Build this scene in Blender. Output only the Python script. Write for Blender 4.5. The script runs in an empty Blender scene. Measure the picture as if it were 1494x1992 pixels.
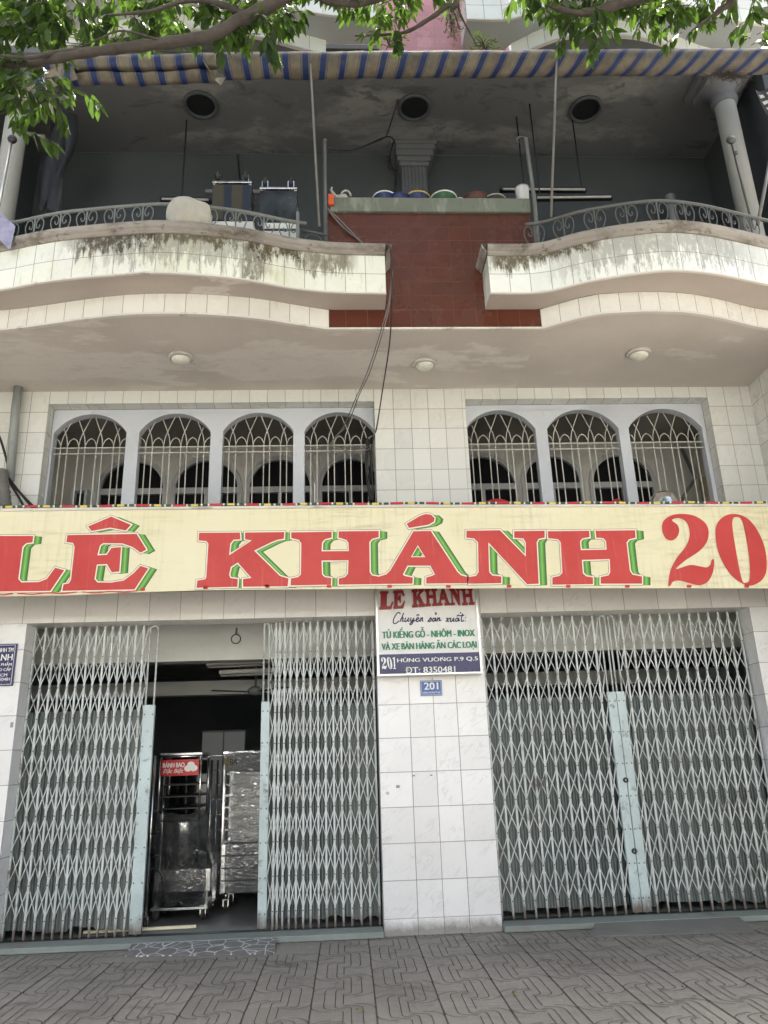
import bpy, bmesh, math, random
import numpy as np
from mathutils import Vector, Matrix
from mathutils.geometry import tessellate_polygon
R_ = math.radians
random.seed(7)
scene = bpy.context.scene
COL = scene.collection

# ------------------------------------------------------------------ camera
PITCH, ROLL, YAW, FPX, EYE = 0.315761, -0.0326552, 0.0542407, 1474.737, 1.55
def _axes():
    cy, sy = math.cos(YAW), math.sin(YAW)
    r = Vector((cy, -sy, 0)); f0 = Vector((sy, cy, 0)); u0 = Vector((0, 0, 1))
    f = math.cos(PITCH) * f0 + math.sin(PITCH) * u0
    u = math.cos(PITCH) * u0 - math.sin(PITCH) * f0
    c, s = math.cos(ROLL), math.sin(ROLL)
    return c * r + s * u, -s * r + c * u, f
CX, CU, CF = _axes()
cam = bpy.data.cameras.new('camera')
cam.sensor_fit = 'VERTICAL'; cam.sensor_height = 24.0; cam.lens = FPX / 1992 * 24.0
cam.clip_start = 0.05; cam.clip_end = 2000
cam_o = bpy.data.objects.new('camera', cam); COL.objects.link(cam_o)
m = Matrix.Identity(4)
for i in range(3):
    m[i][0], m[i][1], m[i][2] = CX[i], CU[i], -CF[i]
m[2][3] = EYE
cam_o.matrix_world = m
scene.camera = cam_o

# ------------------------------------------------------------------ light
SUN_EL, SUN_AZ = R_(64), R_(14)          # high sun behind the house, facade in shade
w = bpy.data.worlds.new('World'); scene.world = w; w.use_nodes = True
wn = w.node_tree.nodes; wl = w.node_tree.links
sky = wn.new('ShaderNodeTexSky'); sky.sky_type = 'NISHITA'; sky.sun_disc = False
sky.sun_elevation = SUN_EL; sky.sun_rotation = SUN_AZ; sky.dust_density = 9.0; sky.air_density = 0.4; sky.ozone_density = 0.3
tint = wn.new('ShaderNodeMix'); tint.data_type = 'RGBA'; tint.blend_type = 'MULTIPLY'; tint.inputs[0].default_value = 1.0
tint.inputs[7].default_value = (.98, 1.02, .97, 1)          # humid, slightly hazy air
wl.new(sky.outputs[0], tint.inputs[6]); wl.new(tint.outputs[2], wn['Background'].inputs[0]); wn['Background'].inputs[1].default_value = 0.15
sl = bpy.data.lights.new('sun', 'SUN'); sl.energy = 3.5; sl.angle = R_(0.5); sl.color = (1, .97, .90)
so = bpy.data.objects.new('sun', sl); COL.objects.link(so)
sd = Vector((math.sin(SUN_AZ) * math.cos(SUN_EL), math.cos(SUN_AZ) * math.cos(SUN_EL), math.sin(SUN_EL)))
so.rotation_euler = sd.to_track_quat('Z', 'Y').to_euler(); so.location = (0, 0, 20)
scene.view_settings.view_transform = 'Standard'; scene.view_settings.look = 'None'
scene.view_settings.exposure = 2.32; scene.view_settings.gamma = 1
scene.cycles.max_bounces = 8; scene.cycles.transparent_max_bounces = 12

# ------------------------------------------------------------------ unprojection of measured photo points onto real planes
def _ray(x, y):
    return CX * ((x - 747) / FPX) - CU * ((y - 996) / FPX) + CF
def pY(x, y, Y):
    d = _ray(x, y); t = Y / d.y; return Vector((d.x * t, Y, d.z * t + EYE))
def pZ(x, y, Z):
    d = _ray(x, y); t = (Z - EYE) / d.z; return Vector((d.x * t, d.y * t, Z))

# ------------------------------------------------------------------ materials
class G:
    def __init__(s, name):
        s.m = bpy.data.materials.new(name); s.m.use_nodes = True
        s.t = s.m.node_tree; s.n = s.t.nodes; s.b = s.n['Principled BSDF']; s.out = s.n['Material Output']
    def set(s, sock, v):
        if isinstance(v, bpy.types.NodeSocket): s.t.links.new(v, sock)
        elif isinstance(v, (tuple, list)) and len(v) == 3 and sock.type == 'RGBA': sock.default_value = (*v, 1)
        else: sock.default_value = v
    def node(s, ty, out=0, ins=None, **kw):
        n = s.n.new(ty)
        for k, v in kw.items(): setattr(n, k, v)
        for k, v in (ins or {}).items(): s.set(n.inputs[k], v)
        return n.outputs[out]
    def math(s, op, a, b=0.0, c=None):
        d = {0: a, 1: b}
        if c is not None: d[2] = c
        return s.node('ShaderNodeMath', ins=d, operation=op)
    def uv(s): return s.node('ShaderNodeUVMap')
    def obj(s): return s.node('ShaderNodeNewGeometry', 'Position')
    def sep(s, v):
        n = s.n.new('ShaderNodeSeparateXYZ'); s.set(n.inputs[0], v); return n.outputs
    def comb(s, x, y, z=0.0): return s.node('ShaderNodeCombineXYZ', ins={0: x, 1: y, 2: z})
    def scale(s, v, x, y, z=1.0): return s.node('ShaderNodeVectorMath', ins={0: v, 1: (x, y, z)}, operation='MULTIPLY')
    def noise(s, v, sc, det=4.0, rough=.55, dist=0.0):
        return s.node('ShaderNodeTexNoise', 'Fac', {'Vector': v, 'Scale': sc, 'Detail': det, 'Roughness': rough, 'Distortion': dist})
    def rng(s, f, a, b, c=0.0, d=1.0):
        return s.node('ShaderNodeMapRange', ins={0: f, 1: a, 2: b, 3: c, 4: d})
    def mix(s, f, a, b, mode='MIX'):
        n = s.n.new('ShaderNodeMix'); n.data_type = 'RGBA'; n.blend_type = mode
        s.set(n.inputs[0], f); s.set(n.inputs[6], a); s.set(n.inputs[7], b); return n.outputs[2]
    def white(s, v): return s.node('ShaderNodeTexWhiteNoise', 'Value', {'Vector': v})
    def bump(s, h, st=.3, d=.01):
        return s.node('ShaderNodeBump', ins={'Strength': st, 'Distance': d, 'Height': h})
    def done(s, col=None, rough=None, metal=None, normal=None, **kw):
        if col is not None: s.set(s.b.inputs['Base Color'], col)
        if rough is not None: s.set(s.b.inputs['Roughness'], rough)
        if metal is not None: s.set(s.b.inputs['Metallic'], metal)
        if normal is not None: s.set(s.b.inputs['Normal'], normal)
        for k, v in kw.items(): s.set(s.b.inputs[k], v)
        return s.m

def plain(name, col, rough=.6, metal=0.0, var=.12, sc=6.0, bump=.0, dirt=None, dirt_amt=.5, dsc=3.0):
    g = G(name); p = g.obj()
    n = g.noise(p, sc, 5, .6)
    c = g.mix(g.rng(n, .3, .7), tuple(x * (1 - var) for x in col), tuple(min(1, x * (1 + var)) for x in col))
    if dirt:
        d = g.rng(g.noise(p, dsc, 8, .65, .3), .52, .68)
        c = g.mix(g.math('MULTIPLY', d, dirt_amt), c, dirt)
    r = g.rng(n, .2, .8, max(.02, rough - .08), min(1, rough + .08))
    return g.done(c, r, metal, g.bump(g.noise(p, sc * 12, 4), bump, .004) if bump else None)

def tile(name, base, tw, th, mortar=(.13, .12, .105), g_=.0034, vein=.35, veinc=(.42, .42, .43), dirt=.25, dirtc=(.45, .40, .31),
         rough=.16, stain=None, var=.06, splotch=None, foot=None):
    """uv counts tiles: one cell per tile, tw x th metres each"""
    g = G(name); u = g.uv(); x, y, _ = g.sep(u)
    fx, fy = g.math('FRACT', x), g.math('FRACT', y)
    ex = g.math('MULTIPLY', g.math('MINIMUM', fx, g.math('SUBTRACT', 1.0, fx)), tw)
    ey = g.math('MULTIPLY', g.math('MINIMUM', fy, g.math('SUBTRACT', 1.0, fy)), th)
    e = g.math('MINIMUM', ex, ey)
    mask = g.rng(e, g_ * .5, g_ * 1.1, 1.0, 0.0)
    cell = g.comb(g.math('FLOOR', x), g.math('FLOOR', y), 0.0)
    wn_ = g.white(cell)
    pm = g.node('ShaderNodeVectorMath', ins={0: g.scale(u, tw, th), 1: g.scale(g.comb(wn_, wn_, wn_), 3, 7)}, operation='ADD')
    c = g.mix(wn_, tuple(b * (1 - var) for b in base), tuple(min(1, b * (1 + var)) for b in base))
    if vein:
        a, b_, _z = g.sep(pm)
        wv = g.math('ABSOLUTE', g.math('SUBTRACT', g.noise(g.comb(g.math('MULTIPLY', g.math('ADD', a, b_), 1.0), g.math('MULTIPLY', g.math('SUBTRACT', a, b_), 3.2), wn_), 3.0, 3, .5, .8), .5))
        vm = g.rng(wv, 0.0, .035, vein, 0.0)
        vm = g.math('MULTIPLY', vm, g.rng(g.noise(pm, 5.0, 2), .4, .65))
        c = g.mix(vm, c, veinc)
    P = g.obj()
    d = g.rng(g.noise(P, 1.7, 7, .68, .4), .46, .74, 0.0, dirt)
    c = g.mix(d, c, dirtc)
    sm = g.rng(g.noise(g.scale(P, 14, 14, 3), 1.0, 5, .7), .6, .78, 0.0, dirt * 1.1)
    c = g.mix(sm, c, tuple(k * .8 for k in dirtc))
    if splotch:
        spm = g.rng(g.noise(P, 5.5, 6, .72, .5), .6, .74, 0.0, .55)
        c = g.mix(spm, c, splotch)
    if stain:       # mildew running down from the coping: (z of top, depth, x centre, half width)
        px_, py_, pz_ = g.sep(P)
        tot = None
        for (zt, dep, xc, hw, amt) in stain:
            down = g.math('SUBTRACT', zt, pz_)
            streak = g.noise(g.comb(g.math('MULTIPLY', px_, 17.0), 0.0, g.math('MULTIPLY', pz_, 3.2)), 1.0, 8, .72)
            lim = g.math('MULTIPLY', g.rng(streak, .30, .75, 0.0, 1.5), dep)
            a = g.rng(g.math('SUBTRACT', lim, down), -.05, .04)
            a = g.math('MULTIPLY', a, g.rng(g.math('ABSOLUTE', g.math('SUBTRACT', px_, xc)), hw * .55, hw, 1.0, 0.0))
            a = g.math('MULTIPLY', a, g.rng(g.noise(g.scale(P, 9, 9, 5), 2.0, 7, .75), .28, .5, .1, amt))
            tot = a if tot is None else g.math('MAXIMUM', tot, a)
        c = g.mix(tot, c, g.mix(g.noise(P, 3.1, 3), (.035, .03, .022), (.16, .12, .05)))
    if foot:        # splash dirt kicked up from the pavement
        pz_ = g.sep(P)[2]
        fl = g.math('SUBTRACT', g.math('MULTIPLY', g.noise(g.scale(P, 9, 9, 5), 1.2, 8, .75), foot), pz_)
        c = g.mix(g.rng(fl, -.05, .04, 0, .75), c, (.16, .145, .12))
    c = g.mix(g.math('MULTIPLY', mask, .85), c, mortar)
    w2 = g.white(g.scale(cell, 1.7, 2.3)) if False else g.white(g.comb(g.math('FLOOR', y), g.math('FLOOR', x), 5.0))
    tilt = g.math('ADD', g.math('MULTIPLY', fx, g.math('SUBTRACT', wn_, .5)), g.math('MULTIPLY', fy, g.math('SUBTRACT', w2, .5)))
    h = g.math('SUBTRACT', g.math('ADD', g.math('MULTIPLY', g.noise(P, 2.3, 2), .12), g.math('MULTIPLY', tilt, .22)), g.math('MULTIPLY', mask, .25))
    r = g.rng(g.math('MAXIMUM', mask, d), 0.0, 1.0, rough, .75)
    return g.done(c, r, 0.0, g.bump(h, .5, .012))

def plaster(name, base, peel, amt=(.56, .60), sc=1.1, rough=.8, second=None, stretch=(1, 1, 1)):
    g = G(name); P = g.obj(); Q = g.scale(P, *stretch)
    n = g.noise(Q, sc, 9, .6, .25)
    k = g.rng(n, amt[0], amt[1])
    k = g.math('MULTIPLY', k, g.rng(g.noise(Q, sc * 9, 6, .7), .3, .5))
    big = g.noise(P, .8, 5, .55)
    c = g.mix(g.rng(big, .3, .7), tuple(b * .86 for b in base), tuple(b * 1.1 for b in base))
    c = g.mix(k, c, peel)
    if second:
        k2 = g.rng(g.noise(g.scale(Q, 1.3, 1.3, 1.3), sc * 2.3, 8, .7, .6), .57, .64, 0, .7)
        c = g.mix(k2, c, second)
    c = g.mix(g.rng(g.noise(P, 30, 3), .5, .8, 0, .12), c, tuple(b * .5 for b in base))
    h = g.math('ADD', g.math('MULTIPLY', k, .4), g.math('MULTIPLY', g.noise(P, 60, 3), .2))
    return g.done(c, rough, 0.0, g.bump(h, .3, .006))

def paint_rust(name, col, rough=.42, rust=.5, sc=5.0, lo=.60, hi=.68, metal=0.0, rc=(.09, .045, .022), foot=0):
    g = G(name); P = g.obj()
    n = g.noise(P, sc, 8, .7, .3); k = g.rng(n, lo, hi, 0, rust)
    n2 = g.noise(P, 45, 5, .7); k2 = g.rng(n2, .64, .7, 0, rust)
    c = g.mix(g.rng(g.noise(P, 2.2, 5), .3, .7), tuple(x * .84 for x in col), tuple(min(1, x * 1.12) for x in col))
    k = g.math('MAXIMUM', k, k2)
    if foot:
        fl = g.math('SUBTRACT', g.math('MULTIPLY', g.noise(g.scale(P, 14, 14, 4), 1.0, 6, .75), foot), g.sep(P)[2])
        k = g.math('MAXIMUM', k, g.rng(fl, -.06, .08, 0, .85))
    c = g.mix(k, c, rc)
    return g.done(c, g.rng(k, 0, 1, rough, .9), metal, g.bump(n2, .12, .003))

M = {}
M['tile_low'] = tile('glazed_tile_lower', (.80, .80, .80), .243, .322, dirt=.14, vein=.30, foot=.17, dirtc=(.50, .47, .40))
M['tile_lintel'] = tile('glazed_tile_lintel', (.70, .68, .65), .316, .30, dirt=.14, vein=.38, veinc=(.47, .44, .44))
M['tile_up'] = tile('glazed_tile_upper', (.65, .655, .62), .2, .25, dirt=.30, vein=.0, rough=.25)
M['tile_band'] = tile('glazed_tile_band', (.75, .74, .69), .2, .21, dirt=.35, vein=.0, rough=.25)
ZT = 6.26
M['tile_parapet_a'] = tile('glazed_tile_parapet_stained', (.80, .81, .72), .2, .21, dirt=.62, vein=0, rough=.2, dirtc=(.52, .49, .27),
    stain=[(ZT, .26, -2.05, .6, 1.0), (ZT, .18, -1.40, .7, .95), (ZT, .44, -1.45, 1.0, .5), (ZT, .25, -.62, .42, 1.0), (ZT, .60, -.82, .14, .75), (ZT, .30, -.12, .30, .8)])
M['tile_parapet_b'] = tile('glazed_tile_parapet', (.82, .84, .79), .2, .21, dirt=.22, vein=0, rough=.2, dirtc=(.50, .48, .34),
    stain=[(ZT, .16, 2.15, .5, .95), (ZT, .22, 1.70, .3, .95), (ZT, .45, 3.1, 1.2, .5)])
M['tile_white'] = tile('glazed_tile_top_floor', (.78, .80, .76), .2, .21, dirt=.2, vein=0, rough=.2)
M['tile_red'] = tile('glazed_tile_oxblood', (.098, .027, .014), .215, .16, mortar=(.115, .045, .032), vein=0, dirt=.3, dirtc=(.08, .05, .035), rough=.24, splotch=(.20, .11, .085), var=.08)
M['tile_pink'] = tile('glazed_tile_pink', (.46, .21, .235), .215, .16, mortar=(.30, .12, .13), vein=0, dirt=.3, dirtc=(.5, .33, .32), rough=.2, var=.1)
M['soffit'] = plaster('pinkish_soffit_paint', (.565, .52, .475), (.64, .605, .56), amt=(.60, .63), sc=1.0, stretch=(.6, 1.5, 1), rough=.75)
M['soffit_peel'] = plaster('peeling_soffit_paint', (.565, .52, .475), (.66, .625, .58), amt=(.50, .535), sc=.9, stretch=(.6, 1.6, 1), rough=.75)
M['soffit_grey'] = plaster('weathered_grey_soffit', (.40, .42, .42), (.33, .34, .33), amt=(.52, .66), sc=1.3, stretch=(.6, 1.5, 1))
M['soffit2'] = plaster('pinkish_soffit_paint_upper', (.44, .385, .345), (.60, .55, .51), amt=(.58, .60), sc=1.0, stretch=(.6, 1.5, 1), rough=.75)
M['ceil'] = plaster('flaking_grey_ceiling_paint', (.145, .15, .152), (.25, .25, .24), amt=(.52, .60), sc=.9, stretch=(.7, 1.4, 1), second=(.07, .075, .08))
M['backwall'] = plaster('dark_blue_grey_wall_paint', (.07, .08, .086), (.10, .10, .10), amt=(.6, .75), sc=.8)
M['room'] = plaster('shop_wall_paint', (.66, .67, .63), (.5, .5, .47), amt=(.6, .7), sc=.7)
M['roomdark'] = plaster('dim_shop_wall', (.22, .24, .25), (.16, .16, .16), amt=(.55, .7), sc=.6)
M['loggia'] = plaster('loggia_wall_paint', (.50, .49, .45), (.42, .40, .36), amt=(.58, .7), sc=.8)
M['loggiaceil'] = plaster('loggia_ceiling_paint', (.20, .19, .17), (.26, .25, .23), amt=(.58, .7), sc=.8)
M['coping'] = plaster('weathered_coping', (.33, .305, .275), (.14, .12, .095), amt=(.46, .66), sc=2.6, stretch=(1, 1, 2), second=(.06, .05, .035))
M['trim'] = plaster('white_trim_paint', (.66, .63, .58), (.35, .31, .26), amt=(.58, .7), sc=3)
M['planter'] = plaster('grey_green_planter', (.17, .19, .15), (.27, .29, .24), amt=(.52, .62), sc=5, stretch=(1.6, 1, .35), second=(.10, .10, .07))
M['capital'] = plaster('grey_capital_paint', (.15, .155, .165), (.22, .22, .21), amt=(.55, .7), sc=2)
M['column'] = plaster('column_paint', (.36, .36, .33), (.35, .34, .30), amt=(.55, .7), sc=2)
M['frame'] = plaster('blue_grey_frame_paint', (.50, .53, .57), (.40, .40, .40), amt=(.60, .7), sc=2.5, rough=.55)
M['frame2'] = plaster('dim_grey_frame_paint', (.36, .37, .375), (.2, .2, .2), amt=(.60, .7), sc=2.5, rough=.55)
M['grille'] = paint_rust('cream_grille_paint', (.46, .45, .405), rust=.6)
M['gate'] = paint_rust('grey_gate_paint', (.57, .615, .605), rust=.85, sc=4.2, lo=.54, hi=.72, foot=.36)
M['plate'] = paint_rust('pale_blue_gate_plate', (.50, .60, .605), rust=.8, sc=9, lo=.56, hi=.70, foot=.34)
M['rail'] = paint_rust('grey_rail_paint', (.11, .115, .11), rust=.6)
M['rail_pale'] = paint_rust('pale_rail_paint', (.17, .185, .175), rust=.5)
M['iron'] = paint_rust('dull_iron', (.10, .10, .095), rust=.6, sc=8)
M['rod'] = paint_rust('grey_rod', (.17, .17, .155), rust=.4, sc=8)
M['blackcable'] = plain('black_rubber', (.014, .014, .015), .55)
M['greycable'] = plain('grey_plastic_cable', (.16, .15, .14), .6)
M['pipe'] = plain('grey_drain_plastic', (.24, .26, .25), .38, dirt=(.15, .14, .12))
M['alu'] = plain('aluminium', (.62, .62, .60), .35, .9)
M['steel'] = plain('brushed_steel', (.80, .80, .79), .16, 1.0, sc=3)
M['steel_mid'] = plain('scuffed_steel', (.74, .74, .73), .24, 1.0, sc=14, var=.2)
M['darksteel'] = plain('tarnished_steel', (.09, .09, .09), .22, 1.0, sc=4, var=.5)
M['chrome'] = plain('chrome', (.8, .8, .8), .08, 1.0)
M['dark'] = plain('dark_metal', (.02, .02, .022), .45)
M['black'] = plain('black_paint', (.012, .012, .013), .4)
M['glass'] = plain('dark_window_glass', (.006, .007, .008), .55, sc=2)
M['glass'].node_tree.nodes['Principled BSDF'].inputs['Specular IOR Level'].default_value = .08
M['darkglass2'] = plain('dark_cabinet_glass', (.012, .013, .014), .05, sc=2)
M['lampglass'] = plain('opal_lamp_glass', (.66, .65, .58), .25)
M['lamprim'] = plain('lamp_rim_paint', (.52, .50, .46), .4, dirt=(.12, .10, .08))
M['white'] = plain('white_plastic', (.74, .74, .73), .35, var=.04)
M['sackwhite'] = plain('dusty_sack', (.46, .44, .38), .85, sc=8, bump=.9, dirt=(.28, .25, .19))
M['blue'] = plain('blue_bucket_plastic', (.010, .022, .11), .35)
M['yellow'] = plain('yellow_plastic', (.60, .44, .08), .4)
M['green'] = plain('green_plastic', (.02, .09, .035), .4)
M['brown'] = plain('brown_clay', (.10, .04, .03), .6)
M['orange'] = plain('orange_plastic', (.65, .10, .03), .45)
M['signblue'] = plain('navy_sign_face', (.009, .011, .095), .3, var=.05)
M['plateblue'] = plain('blue_enamel', (.02, .10, .34), .25, var=.06)
M['signwhite'] = plain('white_sign_face', (.70, .70, .69), .3, var=.03)
M['txt_white'] = plain('white_lettering', (.78, .78, .76), .4, var=.02)
M['txt_green'] = plain('green_lettering', (.008, .20, .085), .4, var=.05)
M['txt_navy'] = plain('navy_lettering', (.014, .016, .10), .4, var=.05)
M['txt_red_shaded'] = plain('shaded_red_lettering', (.24, .008, .012), .4, var=.08)  # red darkened to carry the banner's shade on the sign box
M['txt_brown'] = plain('brown_lettering', (.10, .04, .02), .5)
M['cartred'] = plain('red_sign_face', (.55, .02, .02), .35, var=.05)
M['wood'] = plain('cream_plank', (.72, .66, .48), .6)
M['rubber'] = plain('caster_rubber', (.03, .03, .03), .6)
M['ridge'] = plain('duct_wrap', (.14, .14, .125), .6, bump=.5)
M['threshold'] = plaster('green_grey_step_paint', (.235, .27, .25), (.22, .21, .19), amt=(.58, .66), sc=2.2, rough=.7)
M['concrete'] = plaster('patched_concrete', (.165, .160, .150), (.20, .195, .185), amt=(.5, .7), sc=2.0, rough=.9)
M['shopfloor'] = plain('shop_floor', (.13, .13, .13), .35, sc=2)
M['flesh_cloth'] = plain('grey_cloth', (.30, .31, .34), .85)
M['cloth_blue'] = plain('lilac_cloth', (.30, .30, .42), .85, sc=10, var=.3)
M['redcloth'] = plain('red_cloth', (.35, .02, .02), .8)
M['groove'] = plain('paver_groove_dirt', (.088, .082, .072), .95, var=.25)

def mk_pave():
    g = G('terrazzo_paver'); P = g.obj()
    base = g.mix(g.rng(g.noise(P, .9, 7, .65), .32, .7), (.205, .192, .168), (.30, .282, .25))
    x, y, z = g.sep(P)
    ln = g.noise(g.comb(g.math('MULTIPLY', x, 1.6), g.math('MULTIPLY', y, 46.0), 0), 1.0, 5, .7)
    base = g.mix(g.rng(ln, .54, .66, 0, .30), base, (.09, .085, .08))
    col = g.white(g.comb(g.math('FLOOR', g.math('DIVIDE', g.math('SUBTRACT', x, .1525), .43)), g.math('FLOOR', g.math('DIVIDE', y, .735)), 0))
    base = g.mix(.5, base, g.mix(col, (.75, .75, .75), (1, 1, 1)), 'MULTIPLY')
    sp = g.noise(P, 190, 2, .6)
    base = g.mix(g.rng(sp, .6, .72, 0, .5), base, (.34, .33, .31))
    base = g.mix(g.rng(sp, .3, .4, .5, 0), base, (.05, .05, .05))
    blot = g.rng(g.noise(P, 1.9, 9, .7, .9), .56, .68, 0, .55)
    base = g.mix(blot, base, (.105, .098, .086))
    base = g.mix(g.rng(g.noise(P, 3.3, 8, .75, .3), .62, .70, 0, .4), base, (.34, .32, .29))
    return g.done(base, .82, 0, g.bump(g.math('ADD', sp, ln), .35, .003))
M['pave'] = mk_pave()
def mk_road():
    g = G('asphalt'); P = g.obj()
    c = g.mix(g.noise(P, .6, 6), (.09, .088, .084), (.13, .125, .118))
    return g.done(g.mix(g.rng(g.noise(P, 120, 2), .55, .7, 0, .5), c, (.14, .14, .14)), .9)
M['road'] = mk_road()
def mk_mosaic():
    g = G('crazy_paving'); P = g.obj()
    Q = g.node('ShaderNodeVectorMath', ins={0: P, 1: g.scale(g.node('ShaderNodeTexNoise', 'Color', {'Vector': P, 'Scale': 7.0}), .07, .07, 0)}, operation='ADD')
    v = g.node('ShaderNodeTexVoronoi', 'Distance', {'Vector': g.scale(Q, 1, 1, 0), 'Scale': 8.5}, feature='DISTANCE_TO_EDGE')
    c = g.mix(g.rng(g.noise(P, 8, 5), .3, .7), (.13, .13, .128), (.20, .20, .195))
    return g.done(g.mix(g.rng(v, .018, .045, 1, 0), c, (.55, .55, .55)), .8)
M['mosaic'] = mk_mosaic()
def mk_sheet():
    g = G('grey_sheet_slats'); u = g.uv(); x, y, _ = g.sep(u); P = g.obj()
    f = g.math('FRACT', g.math('DIVIDE', x, .058))
    c = g.mix(g.rng(g.noise(g.scale(P, 20, 20, 1.5), 1, 6, .7), .3, .7), (.12, .145, .138), (.20, .225, .215))
    c = g.mix(g.rng(g.noise(P, 4, 8, .7), .58, .68, 0, .5), c, (.10, .075, .055))
    c = g.mix(g.rng(f, .9, .97), c, (.05, .055, .055))
    h = g.math('SINE', g.math('MULTIPLY', f, 6.283))
    return g.done(c, .5, .0, g.bump(h, .8, .012))
M['sheet'] = mk_sheet()
def mk_leaf(name, dark, light, transl):
    g = G(name); r = g.node('ShaderNodeNewGeometry', 'Random Per Island')
    c = g.mix(r, dark, light)
    b = g.b; g.set(b.inputs['Base Color'], c); b.inputs['Roughness'].default_value = .5; b.inputs['Specular IOR Level'].default_value = .3
    t = g.n.new('ShaderNodeBsdfTranslucent'); g.set(t.inputs[0], g.mix(r, tuple(x * .7 for x in transl), transl))
    mx = g.n.new('ShaderNodeMixShader'); mx.inputs[0].default_value = .34
    g.t.links.new(b.outputs[0], mx.inputs[1]); g.t.links.new(t.outputs[0], mx.inputs[2])
    g.t.links.new(mx.outputs[0], g.out.inputs[0]); return g.m
M['leaf'] = mk_leaf('tree_leaf', (.005, .013, .005), (.032, .068, .013), (.14, .26, .03))
M['sprig'] = mk_leaf('sprig_leaf', (.10, .18, .03), (.18, .30, .05), (.25, .40, .06))
M['dryvine'] = mk_leaf('dry_vine_leaf', (.25, .24, .15), (.42, .40, .28), (.3, .3, .15))
M['fallen'] = mk_leaf('fallen_leaf', (.20, .15, .03), (.30, .26, .05), (.2, .2, .03))
M['matroll'] = plain('tan_mat', (.26, .21, .12), .8, var=.3, sc=12); M['opp_a'] = plain('cream_house_paint', (.72, .72, .66), .8); M['opp_b'] = plain('white_house_paint', (.78, .80, .80), .8)
M['bark'] = plain('branch_bark', (.060, .050, .041), .9, var=.35, sc=14, bump=.8)
def mk_stripe():
    g = G('striped_awning_canvas'); x, y, _ = g.sep(g.uv()); P = g.obj()
    f = g.math('FRACT', g.math('DIVIDE', x, .212))
    cream = g.mix(g.rng(g.noise(P, 3.5, 8, .7), .35, .68), (.20, .17, .125), (.08, .066, .046))
    blue = g.mix(g.noise(P, 3, 4), (.004, .016, .085), (.010, .028, .11))
    a = g.math('MULTIPLY', g.math('GREATER_THAN', f, .35), g.math('LESS_THAN', f, .65))
    for s_ in (.255, .30, .70, .745):
        a = g.math('MAXIMUM', a, g.math('MULTIPLY', g.math('LESS_THAN', g.math('ABSOLUTE', g.math('SUBTRACT', f, s_)), .010), .75))
    c = g.mix(a, cream, blue)
    c = g.mix(g.rng(g.noise(P, 1.6, 9, .75, .5), .58, .72, 0, .45), c, (.05, .042, .034))
    return g.done(c, .65, 0, g.bump(g.noise(P, 9, 5), .5, .02))
M['awning'] = mk_stripe()
def mk_banner():
    g = G('cream_banner_canvas'); P = g.obj()
    c = g.mix(g.rng(g.noise(P, 1.2, 6), .3, .7), (.72, .67, .43), (.76, .71, .50))
    st = g.noise(g.scale(P, 2.5, 1, 22), 1, 7, .7)
    pt = g.rng(g.noise(P, .9, 4), .42, .62); c = g.mix(g.math('MULTIPLY', g.rng(st, .50, .68, 0, .55), pt), c, (.44, .35, .20))
    vt = g.noise(g.scale(P, 30, 1, 1.5), 1, 6, .7)
    c = g.mix(g.math('MULTIPLY', g.rng(vt, .50, .70, 0, .5), pt), c, (.44, .38, .24))
    return g.done(c, .5, 0, g.bump(g.noise(g.scale(P, 1, 1, 6), 1.3, 3), .25, .03))
M['banner'] = mk_banner()
def mk_bred():
    g = G('banner_red_print'); P = g.obj()
    c = g.mix(g.rng(g.noise(P, 2.2, 7, .65), .3, .7), (.46, .024, .020), (.55, .048, .038))
    c = g.mix(g.rng(g.noise(g.scale(P, 28, 1, 2), 1, 6, .7), .58, .74, 0, .35), c, (.60, .22, .17))
    c = g.mix(g.rng(g.noise(P, 7, 7, .7), .64, .70, 0, .6), c, (.33, .02, .02))
    return g.done(c, .5)
M['bred'] = mk_bred()
GREENS = [plain('banner_green_print', c, .5, var=.08) for c in
          ((.05, .16, .02), (.07, .24, .025), (.11, .36, .04), (.19, .48, .08), (.12, .36, .045), (.055, .21, .025), (.025, .11, .012))]
M['bline'] = plain('banner_dark_outline', (.06, .05, .03), .5)
M['bcream'] = plain('banner_pale_outline', (.78, .74, .60), .5, var=.03)
def mk_rope():
    g = G('red_yellow_green_cord'); x, y, _ = g.sep(g.uv())
    f = g.math('FRACT', g.math('DIVIDE', x, .36))
    c = (.03, .07, .05)
    for a, b, cc in ((0, .32, (.50, .03, .04)), (.34, .39, (.72, .68, .5)), (.47, .66, (.70, .56, .12)), (.74, .79, (.72, .68, .5)), (.93, .98, (.72, .68, .5))):
        k = g.math('MULTIPLY', g.math('GREATER_THAN', f, a), g.math('LESS_THAN', f, b)); c = g.mix(k, c, cc)
    return g.done(c, .5)
M['rope'] = mk_rope()
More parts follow.
